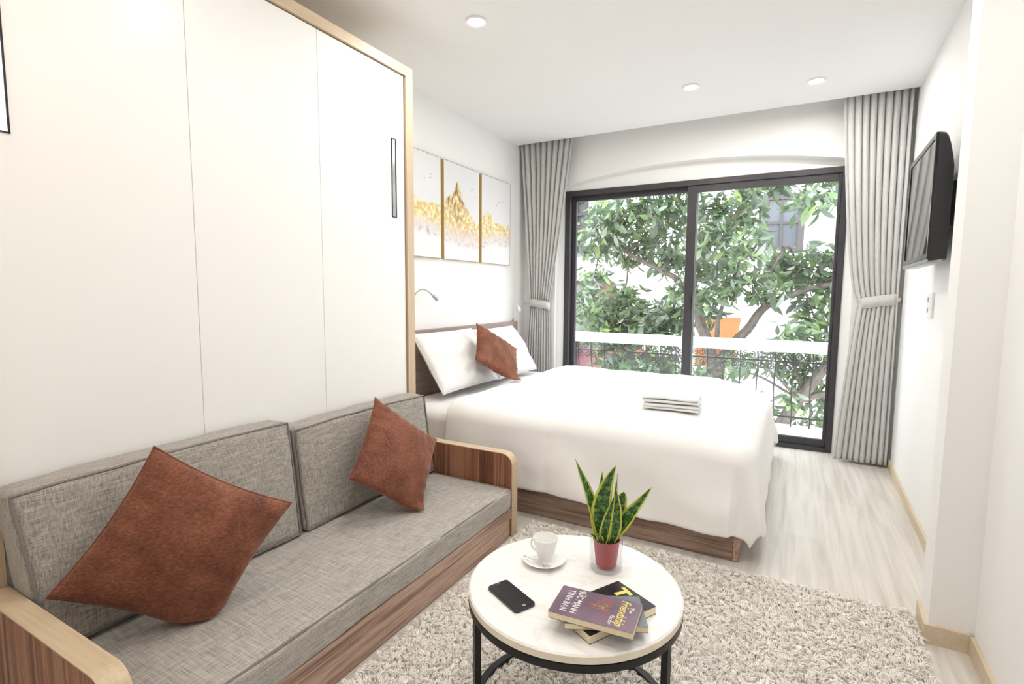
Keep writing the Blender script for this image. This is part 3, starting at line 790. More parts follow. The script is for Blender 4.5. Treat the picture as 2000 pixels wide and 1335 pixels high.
# ---------------------------------------------------------------- rug
def rug():
    x0, x1, y0, y1 = -1.185, 0.452, 0.45, 2.425
    t = thing('shaggy_rug', 'cream shaggy rug under the round coffee table', 'rug', (-0.37, 1.44, 0))
    MB().box(x0, x1, y0, y1, 0.0, 0.008).build('backing', 'rug_backing', t)
    n = 300000
    x = RNG.uniform(x0-0.004, x1+0.004, n); y = RNG.uniform(y0, y1+0.006, n)
    # locks of pile leaning together
    cell = 0.017
    def h2(ix, iy, k): return np.modf(np.abs(np.sin(ix*12.9898 + iy*78.233 + k*37.7)*43758.5453))[0]
    jx = x + 0.010*np.sin(y*70+1) ; jy = y + 0.010*np.sin(x*63)
    ix, iy = np.floor(jx/cell), np.floor(jy/cell)
    tx = (ix + h2(ix, iy, 1))*cell; ty = (iy + h2(ix, iy, 2))*cell
    lean = h2(ix, iy, 3)*2*PI; la = 0.006 + 0.015*h2(ix, iy, 4)
    hgt = 0.015 + 0.008*h2(ix, iy, 5) + RNG.uniform(0, 0.005, n)
    a = RNG.uniform(0, PI, n); w = RNG.uniform(0.0010, 0.0018, n)
    bx, by = np.cos(a)*w, np.sin(a)*w
    ex = np.cos(lean)*la + (tx-x)*0.45 + RNG.normal(0, 0.004, n); ey = np.sin(lean)*la + (ty-y)*0.45 + RNG.normal(0, 0.004, n) - 0.004
    V = np.zeros((n, 6, 3), np.float32)
    z0 = 0.006
    for r, (f, g, ws) in enumerate(((0.0, 0.0, 1.0), (0.30, 0.75, 1.0), (1.0, 1.0, 0.45))):
        for s, k in ((-1, 0), (1, 1)):
            V[:, r*2+k, 0] = x + ex*f + s*bx*ws; V[:, r*2+k, 1] = y + ey*f + s*by*ws
            V[:, r*2+k, 2] = z0 + hgt*g
    V[:, 4:, 2] -= (np.hypot(ex, ey)*0.35)[:, None]
    V[:, :, 2] = np.maximum(V[:, :, 2], 0.002)
    loc = np.array(t.location, np.float32)
    me = bpy.data.meshes.new('pile')
    me.vertices.add(n*6); me.vertices.foreach_set('co', (V.reshape(-1, 3) - loc).ravel())
    q = np.array([0, 1, 3, 2, 2, 3, 5, 4], np.int32)
    loops = (np.arange(n, dtype=np.int32)[:, None]*6 + q).ravel()
    me.loops.add(n*8); me.loops.foreach_set('vertex_index', loops)
    me.polygons.add(n*2); me.polygons.foreach_set('loop_start', np.arange(0, n*8, 4, dtype=np.int32))
    me.update(); me.validate()
    base = np.array((0.96, 0.92, 0.865)); tone = h2(ix, iy, 6)[:, None]
    c = base*(0.95 + 0.06*tone) + (tone-0.5)*np.array((0.0, 0.006, 0.012))
    c = np.clip(c, 0, 0.97)
    cc = np.ones((n, 6, 4), np.float32); cc[:, :, :3] = c[:, None, :]
    at = me.color_attributes.new('Col', 'FLOAT_COLOR', 'POINT'); at.data.foreach_set('color', cc.ravel())
    me.materials.append(MATS['rug_pile'])
    o = bpy.data.objects.new('pile', me); COL.objects.link(o); o.parent = t; o['kind'] = 'stuff'
rug()

# ---------------------------------------------------------------- coffee table
TCX, TCY, TR, TZ = -0.520, 1.332, 0.300, 0.420
tbl = thing('coffee_table', 'round coffee table with marble top and thin black metal frame on the rug', 'table', (TCX, TCY, 0))
top = MB().lathe([(0, TZ-0.024), (TR-0.004, TZ-0.024), (TR, TZ-0.021), (TR, TZ-0.0035), (TR-0.0035, TZ), (0, TZ)], (TCX, TCY, 0), 96).build('tabletop', 'marble_white', tbl, True, auto=30)
MB().lathe([(TR-0.002, TZ-0.0225), (TR+0.0012, TZ-0.0215), (TR+0.0012, TZ-0.004), (TR-0.002, TZ-0.0035)], (TCX, TCY, 0), 96).build('edge_band', 'table_edge', top, True)
MB().lathe([(TR-0.022, TZ-0.044), (TR+0.001, TZ-0.044), (TR+0.001, TZ-0.0245), (TR-0.022, TZ-0.0245), (TR-0.022, TZ-0.044)], (TCX, TCY, 0), 96).build('frame_ring', 'black_metal', tbl, True)
MB().lathe([(TR-0.020, 0.012), (TR+0.001, 0.012), (TR+0.001, 0.032), (TR-0.020, 0.032), (TR-0.020, 0.012)], (TCX, TCY, 0), 96).build('floor_ring', 'black_metal', tbl, True)
for deg in (-130.3, -15.0, 107.0):
    a = math.radians(deg); m = MB().box(TR-0.019, TR-0.001, -0.009, 0.009, 0.0, TZ-0.044)
    m.xform(Matrix.Translation((TCX, TCY, 0)) @ Matrix.Rotation(a, 4, 'Z')); m.build('leg', 'black_metal', tbl)

# phone
ph = thing('smartphone', 'black smartphone lying face up on the marble table top', 'phone', (-0.643, 1.182, TZ+0.0005), math.radians(-26.5))
def rrect(w, h, r, n=7):
    p = []
    for (cx, cy, a0) in ((w/2-r, h/2-r, 0), (-w/2+r, h/2-r, PI/2), (-w/2+r, -h/2+r, PI), (w/2-r, -h/2+r, 1.5*PI)):
        for k in range(n): a = a0 + PI/2*k/(n-1); p.append((cx+r*math.cos(a), cy+r*math.sin(a)))
    return p
def local(m, o): bpy.context.view_layer.update(); return m.xform(o.matrix_world)
m = MB(); P = [[(x, y, z) for x, y in rrect(0.140-2*i, 0.067-2*i, 0.010)] for i, z in ((0.002, 0.0), (0.0, 0.0016), (0.0, 0.0068), (0.0012, 0.0080))]
m.grid(P, closed_v=True); nn = len(P[0]); m.f += [tuple(range(nn)), tuple(3*nn+k for k in range(nn))]; m.fm += [0, 0]
pb = local(m, ph).build('body', 'black_plastic', ph, True)
m = MB().prism(rrect(0.136, 0.063, 0.008), 'z', 0.0078, 0.0086); local(m, ph).build('screen', 'black_gloss', ph)
m = MB().prism([(0.060+0.0048*math.cos(k*PI/10), 0.0048*math.sin(k*PI/10)) for k in range(20)], 'z', 0.0085, 0.0088); local(m, ph).build('home_button', 'grey_plastic', ph)
m = MB().box(-0.0625, -0.0612, -0.006, 0.006, 0.0085, 0.0088); local(m, ph).build('earpiece', 'grey_plastic', ph)

# books
def text_part(name, body, size, width, x, y, ang, z, mat, parent, shear=0.0, bold=0.0):
    cu = bpy.data.curves.new(name, 'FONT'); cu.body = body; cu.size = size; cu.extrude = 0.0001; cu.shear = shear; cu.offset = bold
    cu.align_x = 'CENTER'; cu.align_y = 'CENTER'; cu.resolution_u = 3
    to = bpy.data.objects.new(name+'_curve', cu); COL.objects.link(to)
    bpy.context.view_layer.update()
    dg = bpy.context.evaluated_depsgraph_get(); me = bpy.data.meshes.new_from_object(to.evaluated_get(dg))
    bpy.data.objects.remove(to); bpy.data.curves.remove(cu)
    xs = [v.co.x for v in me.vertices]; w = (max(xs)-min(xs)) if xs else 1
    k = width/w
    me.transform(Matrix.Translation((x, y, z)) @ Matrix.Rotation(ang, 4, 'Z') @ Matrix.Diagonal((k, 1, 1, 1)))
    me.name = name; me.materials.clear(); me.materials.append(MATS[mat])
    o = bpy.data.objects.new(name, me); COL.objects.link(o); o.parent = parent
    return o
def book(cx, cy, z, ang, L, W, T, cover, label, spine_side):
    t = thing('paperback_book', label, 'book', (cx, cy, z), ang, group='stacked paperbacks on the coffee table')
    s = spine_side                                        # +1: spine along the +v long edge
    c = MB().box(-L/2, L/2, -W/2, W/2, 0.0, 0.0008).box(-L/2, L/2, -W/2, W/2, T-0.0008, T)
    if s > 0: c.box(-L/2, L/2, W/2-0.0008, W/2, 0.0008, T-0.0008)
    else: c.box(-L/2, L/2, -W/2, -W/2+0.0008, 0.0008, T-0.0008)
    co = local(c, t).build('cover', cover, t)
    m = MB(); yA, yB = (-W/2+0.0006, W/2-0.001) if s > 0 else (-W/2+0.001, W/2-0.0006)
    m.box(-L/2+0.0006, L/2-0.0006, yA, yB, 0.0009, T-0.0009)
    local(m, t).build('pages', 'page_edge', t)
    return t, co
b1, c1 = book(-0.394, 1.237, TZ+0.0004, math.radians(61), 0.225, 0.140, 0.0215, 'cover_black', 'black paperback at the bottom of the pile, yellow letter on its cover', 1)
text_part('cover_lettering', 'T', 0.055, 0.040, 0.078, 0.022, math.radians(-100), 0.0216, 'print_yellow', c1, bold=0.003)
b2, c2 = book(-0.386, 1.197, TZ+0.0223, math.radians(25), 0.200, 0.125, 0.0150, 'cover_slate', 'slate paperback in the middle of the pile, mostly hidden', 1)
b3, c3 = book(-0.397, 1.170, TZ+0.0377, math.radians(4.9), 0.207, 0.1235, 0.0165, 'cover_purple', 'purple paperback with a heart design lying on top of the pile', 1)
zt = 0.0166
dn = -PI/2
text_part('cover_lettering', 'SỨC MẠNH', 0.0240, 0.100, -0.207*0.230, 0.005, dn, zt, 'print_white', c3, bold=0.0003)
text_part('cover_lettering', 'TÌNH BẠN', 0.0240, 0.094, -0.207*0.355, 0.002, dn, zt, 'print_white', c3)
text_part('cover_lettering', 'Friendship', 0.0330, 0.106, 0.207*0.315, 0.004, dn, zt, 'print_yellow', c3, shear=0.25, bold=0.0002)
text_part('cover_lettering', 'The', 0.0140, 0.024, 0.207*0.405, 0.025, dn, zt, 'print_white', c3, shear=0.25)
text_part('cover_lettering', 'Factor', 0.0150, 0.040, 0.207*0.215, -0.032, dn, zt, 'print_white', c3, shear=0.25)
def dots(name, mat, n, inner, outer, sz):
    m = MB(); r = random.Random(n)
    for i in range(n):
        th = r.uniform(0, 2*PI); q = r.uniform(inner, outer)
        hx = 16*math.sin(th)**3/17; hy = (13*math.cos(th)-5*math.cos(2*th)-2*math.cos(3*th)-math.cos(4*th))/17
        # the heart's point looks down the cover, towards the title
        px, py = 0.012 + hy*q*0.034, 0.010 + hx*q*0.036
        s = r.uniform(0.5, 1.0)*sz
        m.prism([(px + s*math.cos(k*PI/3), py + s*math.sin(k*PI/3)) for k in range(6)], 'z', zt-0.0001, zt+0.0001 + 0.00002*(i % 3))
    bpy.context.view_layer.update(); m.xform(b3.matrix_world); m.build(name, mat, c3)
dots('heart_motif', 'print_red', 150, 0.65, 1.05, 0.0016)
dots('heart_motif', 'print_gold', 70, 0.1, 0.6, 0.0012)

# cup, saucer, spoon
SX, SY = -0.645, 1.398
sau = tag(MB().lathe([(0, 0.0), (0.026, 0.0), (0.028, 0.003), (0.050, 0.007), (0.067, 0.0135), (0.0675, 0.015), (0.066, 0.0155), (0.048, 0.010), (0.026, 0.006), (0, 0.0055)], (SX, SY, TZ+0.0005), 56).build('saucer', 'white_ceramic', None, True), 'white porcelain saucer on the marble table under the cup', 'saucer')
CX, CY, CZ0 = SX+0.003, SY+0.003, TZ+0.0068
cup = thing('coffee_cup', 'white porcelain coffee cup standing on its saucer', 'cup', (CX, CY, CZ0))
MB().lathe([(0, 0.0), (0.019, 0.0), (0.020, 0.004), (0.027, 0.022), (0.034, 0.046), (0.0385, 0.070), (0.0392, 0.0715), (0.0378, 0.0715), (0.0328, 0.046), (0.0258, 0.023), (0.016, 0.008), (0, 0.007)], (CX, CY, CZ0), 56).build('bowl', 'white_ceramic', cup, True)
ha = math.radians(185); hp = []
for k in range(17):
    a = -PI*0.62 + PI*1.24*k/16
    rr = 0.030 + 0.0175*math.cos(a); hp.append((CX + rr*math.cos(ha), CY + rr*math.sin(ha), CZ0 + 0.043 + 0.019*math.sin(a)))
MB().tube(hp, 0.0034, 8).build('handle', 'white_ceramic', cup, True)
sp = thing('teaspoon', 'small metal teaspoon resting on the saucer in front of the cup', 'spoon', (SX, SY, TZ+0.012))
A = Vector((-0.700, 1.366, TZ+0.0205)); Bp = Vector((-0.6265, 1.3535, TZ+0.0155)); dd = (Bp-A)
MB().tube([A + dd*(k/12) + Vector((0, 0, 0.001*math.sin(k/12*PI))) for k in range(13)], [0.0024 - 0.001*math.sin(k/12*PI) for k in range(13)], 8).build('stem', 'chrome', sp, True)
u = dd.normalized(); w = Vector((-u.y, u.x, 0)); P = []
for i in range(9):
    row = []; s = i/8; hw = 0.0098*math.sin(PI*(0.06+0.9*s))**0.7
    for j in range(9):
        q = -1+2*j/8; row.append(Bp + u*(0.030*s-0.001) + w*(hw*q) + Vector((0, 0, -0.0028*(1-q*q)*math.sin(PI*s) + 0.0004)))
    P.append(row)
so = MB().grid(P).build('spoon_bowl', 'chrome', sp, True); so.modifiers.new('thickness', 'SOLIDIFY').thickness = 0.0008

# potted snake plant
GX, GY, GZ = -0.466, 1.459, TZ+0.0005
pot = thing('potted_snake_plant', 'small snake plant in a clear glass with a red inner pot, on the table', 'potted plant', (GX, GY, GZ))
prof = [(0, 0), (0.044, 0), (0.047, 0.003)]
for k in range(46):
    zz = 0.012 + 0.082*k/45; prof.append((0.0470 + 0.0010*math.sin(k*PI/2), zz))
prof += [(0.0475, 0.096), (0.0455, 0.097), (0.0440, 0.095), (0.0440, 0.009), (0, 0.009)]
MB().lathe(prof, (GX, GY, GZ), 56).build('glass_pot', 'pot_glass', pot, True, auto=60)
ip = MB().lathe([(0, 0.0095), (0.0285, 0.0095), (0.031, 0.014), (0.0395, 0.088), (0.041, 0.0885), (0.041, 0.091), (0.038, 0.091), (0.0365, 0.080), (0, 0.080)], (GX, GY, GZ), 44).build('inner_pot', 'inner_pot_red', pot, True)
m = MB(); rows = []
for i in range(8):
    r = 0.0365*i/7; rows.append([(GX + r*math.cos(k*PI/14), GY + r*math.sin(k*PI/14), GZ + 0.087 - 0.004*(i/7)**2 + 0.003*fbm(r*80, k*0.8)) for k in range(28)])
m.grid(rows, closed_v=True).build('soil', 'soil', pot, True)
RV = Vector((0.878, 0.479, 0)); FV = Vector((-0.479, 0.878, 0))
def leaf(base, ctrl, tip, width, facing, twist, fold=0.35, blunt=False, wpos=0.38):
    """base, ctrl, tip: (sideways, away, up) metres from the soil centre"""
    B, Cc, T = [Vector((GX, GY, GZ+0.083)) + RV*p[0] + FV*p[1] + Vector((0, 0, p[2])) for p in (base, ctrl, tip)]
    nl, nw = 30, 8; P = []; uv = []
    for i in range(nl+1):
        t = i/nl; p = B*(1-t)**2 + Cc*2*t*(1-t) + T*t*t; d = ((Cc-B)*(1-t) + (T-Cc)*t).normalized()
        f0 = (RV*math.cos(facing + twist*t) + FV*math.sin(facing + twist*t)); s = (f0 - d*f0.dot(d)).normalized(); nrm = s.cross(d)
        if t < wpos: w = 0.55 + 0.45*math.sin(PI/2*t/wpos)
        else: w = max(0.0, 1-((t-wpos)/(1-wpos))**(2.6 if blunt else 1.55))**(0.6 if blunt else 0.9)
        w *= width*0.57; row = []
        for j in range(nw+1):
            q = -1+2*j/nw; row.append(p + s*(w*q*math.cos(fold*(1-t*0.5))) + nrm*(w*abs(q)**1.5*math.sin(fold*(1-t*0.5)) + 0.0012*math.sin(t*17+q*3)*(abs(q))))
        P.append(row)
    o = MB().grid(P).build('leaf', 'snake_leaf', pot, True, auto=None)
    ul = o.data.uv_layers.new(name='UVMap')
    for lp in o.data.loops:
        i, j = divmod(lp.vertex_index, nw+1); ul.data[lp.index].uv = (j/nw, i/nl)
    sm = o.modifiers.new('thickness', 'SOLIDIFY'); sm.thickness = 0.0016; sm.offset = 0
    return o
leaf((-0.016, 0.004, 0), (-0.050, 0.0, 0.135), (-0.099, 0.006, 0.252), 0.036, 0.45, 0.3, 0.5)
leaf((-0.010, 0.016, 0), (-0.018, 0.030, 0.11), (-0.012, 0.035, 0.205), 0.028, 0.2, 0.2)
leaf((-0.010, -0.004, 0), (-0.040, -0.004, 0.12), (0.022, -0.002, 0.237), 0.056, -0.35, 0.25, 0.45)
leaf((0.012, 0.016, 0), (0.026, 0.030, 0.10), (0.034, 0.030, 0.198), 0.022, 0.7, 0.2)
leaf((0.014, 0.004, 0), (0.050, 0.0, 0.055), (0.132, 0.004, 0.168), 0.046, -0.9, 0.2, 0.5)
leaf((0.014, 0.012, 0), (0.034, 0.018, 0.08), (0.050, 0.014, 0.150), 0.040, 0.15, 0.1, 0.2, True, 0.55)
leaf((0.010, -0.012, 0), (0.030, -0.022, 0.07), (0.018, -0.014, 0.185), 0.036, 0.25, 0.1, 0.5)
leaf((-0.012, -0.018, 0), (-0.014, -0.030, 0.05), (0.016, -0.026, 0.155), 0.030, -0.6, 0.3, 0.5)
leaf((-0.026, -0.010, 0), (-0.040, -0.018, 0.028), (-0.056, -0.014, 0.030), 0.014, 0.9, 0.1, 0.3)
leaf((-0.018, -0.020, 0), (-0.030, -0.034, 0.045), (-0.030, -0.030, 0.030), 0.020, -0.5, 0.1, 0.3)

# ---------------------------------------------------------------- outside: balcony
struct(MB().box(-3.6, 1.6, 4.93, 5.62, -0.30, -0.07).build('floor_balcony', 'concrete_white'))
struct(MB().box(-3.6, 1.6, 5.60, 5.80, -0.34, -0.045).build('trim_1', 'concrete_white'))
RY = 5.70
rl = thing('balcony_railing', 'black wrought iron balcony railing with a thick white handrail', 'railing', (-1.0, RY, -0.045))
MB().box(-3.5, 1.5, RY-0.045, RY+0.045, 0.69, 0.80, 0.006).build('handrail', 'rail_white', rl)
MB().box(-3.5, 1.5, RY-0.008, RY+0.008, 0.588, 0.602).build('upper_bar', 'iron', rl)
MB().box(-3.5, 1.5, RY-0.008, RY+0.008, 0.045, 0.059).build('lower_bar', 'iron', rl)
def spiral(cx, cz, r0, turns, a0, sgn, n=26):
    return [(cx + (r0*(1-0.78*k/n))*math.cos(a0+sgn*turns*2*PI*k/n), RY, cz + (r0*(1-0.78*k/n))*math.sin(a0+sgn*turns*2*PI*k/n)) for k in range(n+1)]
x = -2.55; i = 0
while x < 0.65:
    pts = []
    for k in range(19):
        s = k/18; z = 0.69 - 0.735*s
        bel = 0.0 if s < 0.2 else math.sin((s-0.2)/0.8*PI)**1.4*0.11
        pts.append((x + 0.006*math.sin(s*9), RY + bel, z))
    MB().tube(pts, 0.0075, 6).build('baluster', 'iron', rl, True)
    m = MB()
    m.tube(spiral(x+0.047, 0.645, 0.036, 1.4, PI/2, 1), 0.0045, 5); m.tube(spiral(x+0.105, 0.645, 0.036, 1.4, PI/2, -1), 0.0045, 5)
    m.tube(spiral(x+0.042, 0.545, 0.038, 1.5, PI/2, 1), 0.0045, 5); m.tube(spiral(x+0.118, 0.545, 0.038, 1.5, PI/2, -1), 0.0045, 5)
    m.build('scroll', 'iron', rl, True)
    x += 0.16; i += 1

# ---------------------------------------------------------------- outside: street, houses
struct(MB().box(-14, 10, 5.8, 30, -3.9, -3.8).build('ground_street', 'street_asphalt'))
def house_window(parent, x0, x1, y, z0, z1, nx, nz, fmat='shutter_dark', gmat='far_glass', depth=0.10, face=-1, fw=0.07):
    m = MB()
    m.box(x0, x0+fw, y-depth, y-0.001, z0, z1).box(x1-fw, x1, y-depth, y-0.001, z0, z1).box(x0+fw, x1-fw, y-depth, y-0.001, z0, z0+fw).box(x0+fw, x1-fw, y-depth, y-0.001, z1-fw, z1)
    for k in range(1, nx): xx = x0+(x1-x0)*k/nx; m.box(xx-0.025, xx+0.025, y-depth*0.8, y-0.002, z0+fw, z1-fw)
    for k in range(1, nz): zz = z0+(z1-z0)*k/nz; m.box(x0+fw, x1-fw, y-depth*0.75, y-0.002, zz-0.025, zz+0.025)
    o = m.build('window_frame', fmat, parent)
    MB().box(x0+fw, x1-fw, y-0.03, y-0.0015, z0+fw, z1-fw).build('window_pane', gmat, o)
    return o
ha_ = thing('white_house', 'white rendered house across the street with dark framed windows', 'house', (0.5, 14.5, -3.8))
MB().box(-2.6, 5.5, 14.0, 15.0, -3.8, 6.5).build('wall', 'facade_white', ha_)
house_window(ha_, -0.88, 0.08, 14.0, 2.25, 3.60, 2, 2, 'shutter_dark', 'shade_glass', fw=0.13)
house_window(ha_, -0.84, 0.00, 14.0, -0.55, 0.95, 2, 2, 'facade_grey', 'curtain_inside')
house_window(ha_, 0.55, 1.35, 14.0, 2.55, 3.7, 2, 2, 'facade_grey', 'facade_white')
MB().box(-0.95, 0.15, 13.80, 13.999, 2.16, 2.28).build('window_ledge', 'facade_grey', ha_)
hb = thing('far_white_building', 'long low white building with a corrugated roof behind the tree', 'building', (-4.5, 13.0, -3.8))
MB().box(-9.5, -2.65, 12.5, 13.5, -3.8, 2.0).build('wall', 'facade_white', hb)
m = MB(); rows = []
for k in range(161):
    xx = -9.8 + 7.2*k/160; rows.append([(xx, 12.1, 1.98 + 0.03*math.sin(k*PI/2)), (xx, 13.6, 2.35 + 0.03*math.sin(k*PI/2))])
m.grid(rows).build('roof', 'roof_sheet', hb).modifiers.new('thickness', 'SOLIDIFY').thickness = 0.02
aw = thing('shop_awning', 'orange awning and sign glimpsed through the leaves below the tree fork', 'awning', (-1.65, 13.6, -0.1))
MB().prism([(12.9, -0.05), (13.98, 0.62), (13.98, 0.66), (12.9, -0.01)], 'x', -2.05, -1.18).build('canopy', 'awning_orange', aw)
MB().box(-2.05, -1.18, 12.86, 12.92, -0.45, 0.0).build('valance', 'awning_orange', aw)
aw2 = thing('market_umbrella', 'orange street parasol seen just under the white handrail', 'parasol', (-2.80, 9.7, -3.8))
MB().lathe([(0.03, 0.50), (0.52, 0.20), (0.54, 0.10), (0.52, 0.12), (0.03, 0.46)], (-2.80, 9.7, -0.13), 8).build('canopy', 'awning_orange', aw2)
MB().tube([(-2.80, 9.7, -3.8), (-2.80, 9.7, 0.34)], 0.025, 8).build('pole', 'iron', aw2)
hc = thing('grilled_house', 'grey house at the left edge of the window with barred upper windows', 'house', (-4.9, 10.4, -3.8))
MB().box(-6.6, -3.70, 10.0, 12.0, 1.98, 5.4).build('wall', 'facade_grey', hc)
MB().box(-6.6, -3.55, 9.85, 12.0, 1.50, 1.97).build('balcony_slab', 'facade_white', hc)
MB().box(-6.6, -3.80, 10.05, 12.0, -3.8, 1.49).build('lower_wall', 'facade_pink', hc)
house_window(hc, -5.6, -3.74, 10.0, 2.05, 4.6, 8, 10, 'iron', 'shutter_dark', 0.14, fw=0.04)
house_window(hc, -4.6, -3.95, 10.05, -0.4, 0.8, 2, 1)
MB().prism([(8.9, 0.55), (10.04, 1.40), (10.04, 1.48), (8.9, 0.66)], 'x', -4.3, -3.42).build('eave', 'roof_dark', hc)

# ---------------------------------------------------------------- outside: trees
LV = {}
def leaf_blob(clusters, per, seed, loc):
    """drooping leaves around cluster centres: (x, y, z, radius)"""
    r = np.random.default_rng(seed)
    C = []; 
    for (x, y, z, rad) in clusters:
        n = int(per*(rad/0.4)**2)
        d = r.normal(size=(n, 3)); d /= np.linalg.norm(d, axis=1)[:, None]
        d *= (r.uniform(0, 1, n)**0.45)[:, None]*rad; d[:, 2] *= 0.8
        C.append(np.array((x, y, z)) + d)
    C = np.concatenate(C); n = len(C)
    az = r.uniform(0, 2*PI, n); droop = r.uniform(-0.1, 1.25, n); L = r.uniform(0.12, 0.25, n); W = L*r.uniform(0.13, 0.185, n)
    d = np.stack([np.cos(az)*np.cos(droop), np.sin(az)*np.cos(droop), -np.sin(droop)], 1)
    s = np.stack([-np.sin(az), np.cos(az), np.zeros(n)], 1); roll = r.normal(0, 0.6, n)
    up = np.cross(s, d); s = s*np.cos(roll)[:, None] + up*np.sin(roll)[:, None]; up = np.cross(s, d)
    prof = ((0.0, 0.12, 0.0), (0.3, 0.9, 0.03), (0.6, 1.0, 0.0), (0.85, 0.5, -0.05), (1.0, 0.05, -0.10))
    V = np.zeros((n, 10, 3), np.float32)
    for k, (t, w, b) in enumerate(prof):
        p = C + d*(L*t)[:, None] + up*(L*b)[:, None]
        V[:, 2*k] = p - s*(W*w)[:, None] + up*(W*w*0.3)[:, None]; V[:, 2*k+1] = p + s*(W*w)[:, None] + up*(W*w*0.3)[:, None]
    V -= np.array(loc, np.float32)
    me = bpy.data.meshes.new('foliage'); me.vertices.add(n*10); me.vertices.foreach_set('co', V.ravel())
    q = np.concatenate([[2*k, 2*k+1, 2*k+3, 2*k+2] for k in range(4)]).astype(np.int32)
    me.loops.add(n*16); me.loops.foreach_set('vertex_index', (np.arange(n, dtype=np.int32)[:, None]*10+q).ravel())
    me.polygons.add(n*4); me.polygons.foreach_set('loop_start', np.arange(0, n*16, 4, dtype=np.int32)); me.update(); me.validate()
    pal = np.array([(0.14, 0.22, 0.10), (0.11, 0.165, 0.10), (0.20, 0.28, 0.15), (0.17, 0.225, 0.17), (0.27, 0.37, 0.14), (0.12, 0.155, 0.12), (0.36, 0.41, 0.36)])
    c = pal[r.choice(len(pal), n, p=(0.24, 0.2, 0.17, 0.15, 0.07, 0.1, 0.07))]*r.uniform(0.8, 1.2, n)[:, None]
    cc = np.ones((n, 10, 4), np.float32); cc[:, :, :3] = c[:, None, :]
    a = me.color_attributes.new('Col', 'FLOAT_COLOR', 'POINT'); a.data.foreach_set('color', cc.ravel())
    me.materials.append(MATS['tree_leaf'])
    return me, C
def limb(pts, r0, r1, wob=0.04, seed=0):
    P = [Vector(p) for p in pts]; out = []; n = 8
    for i in range(len(P)-1):
        a, b = P[i], P[i+1]; p0 = P[i-1] if i else a; p3 = P[i+2] if i+2 < len(P) else b
        for k in range(n):
            t = k/n; out.append(0.5*((2*a) + (b-p0)*t + (2*p0-5*a+4*b-p3)*t*t + (3*a-p0-3*b+p3)*t**3))
    out.append(P[-1]); m = len(out)
    out = [p + Vector((fbm(p.z*1.5, seed, 1), fbm(p.z*1.5, seed, 5), 0))*wob*min(1, i/6) for i, p in enumerate(out)]
    return out, [r0 + (r1-r0)*i/(m-1) for i in range(m)]
def tree(label, base, limbs, clusters, per, seed, group='trees outside the window'):
    t = thing('street_tree', label, 'tree', base, group=group)
    bpy.context.view_layer.update()
    m = MB()
    for k, (pts, r0, r1) in enumerate(limbs):
        o, r = limb(pts, r0, r1, 0.05, seed+k); m.tube(o, r, 9)
    # twigs reaching into each cluster
    ends = [Vector(p) for l in limbs for p in l[0]]
    for (x, y, z, rad) in clusters:
        c = Vector((x, y, z)); e = min(ends, key=lambda q: (q-c).length)
        if (e-c).length > 0.15:
            o, r = limb([e, e.lerp(c, 0.5) + Vector((0, 0, 0.12)), c], 0.022, 0.008, 0.03, seed); m.tube(o, r, 5)
    m.build('trunk', 'bark', t, True)
    me, C = leaf_blob(clusters, per, seed, base)
    o = bpy.data.objects.new('foliage', me); COL.objects.link(o); o.parent = t; o['kind'] = 'stuff'
CL_L = [(-2.56, 7.74, 2.35, 0.47), (-2.16, 7.98, 2.59, 0.54), (-1.96, 8.88, 2.38, 0.59), (-2.46, 8.53, 2.03, 0.46), (-2.76, 7.75, 2.06, 0.36), (-1.69, 8.29, 2.64, 0.35), (-1.76, 8.37, 1.83, 0.36), (-1.49, 7.86, 1.35, 0.22), (-2.52, 8.54, 1.23, 0.34), (-3.16, 8.78, 1.54, 0.32)]
CL_R = [(-1.17, 8.27, 2.56, 0.3), (-0.82, 8.34, 2.4, 0.45), (-1.01, 7.74, 2.05, 0.43), (-0.58, 7.3, 1.86, 0.33), (-1.24, 8.76, 1.68, 0.41), (-0.79, 7.75, 1.45, 0.39), (-0.34, 7.77, 1.38, 0.31), (-0.03, 8.64, 1.66, 0.45), (0.27, 8.18, 1.29, 0.35), (0.22, 8.01, 0.95, 0.31), (-0.19, 8.46, 1.65, 0.33), (0.07, 7.35, 2.39, 0.25), (0.34, 8.36, 2.7, 0.28), (-0.30, 7.86, 2.72, 0.25), (-0.65, 7.44, 2.56, 0.26), (0.3, 8.29, 1.84, 0.21), (-1.13, 7.61, 1.21, 0.25), (0.38, 8.41, 1.5, 0.28), (-1.12, 8.38, 0.97, 0.19), (0.9, 8.3, 1.4, 0.5), (0.95, 7.9, 2.4, 0.5), (-0.3, 8.2, 3.3, 0.6), (-1.5, 8.3, 3.4, 0.6)]
CL_S = [(-2.76, 8.78, 0.83, 0.62), (-2.87, 7.78, 1.11, 0.36), (-2.17, 8.23, 0.7, 0.49), (-1.73, 8.43, 0.71, 0.41), (-1.63, 8.29, 1.04, 0.28), (-2.14, 9.13, 0.83, 0.45), (-2.79, 8.05, 0.69, 0.33), (-2.65, 8.46, 0.15, 0.39), (-1.91, 8.63, 0.05, 0.42), (-1.31, 7.95, -0.01, 0.3), (-2.11, 8.07, 0.07, 0.32), (-2.4, 8.4, -0.6, 0.6)]
CL_B = [(-0.61, 7.71, 0.34, 0.28), (0.15, 8.56, 0.1, 0.33), (0.35, 8.32, -0.17, 0.29), (-0.09, 8.36, 0.34, 0.29), (0.32, 8.55, -0.63, 0.26), (-0.96, 8.0, 0.16, 0.3), (-0.03, 7.54, -0.04, 0.17), (0.39, 8.59, 0.42, 0.29), (0.05, 7.6, 0.73, 0.3), (0.51, 7.81, 0.76, 0.26), (0.9, 8.2, 0.1, 0.5), (-0.5, 8.4, -0.5, 0.4)]
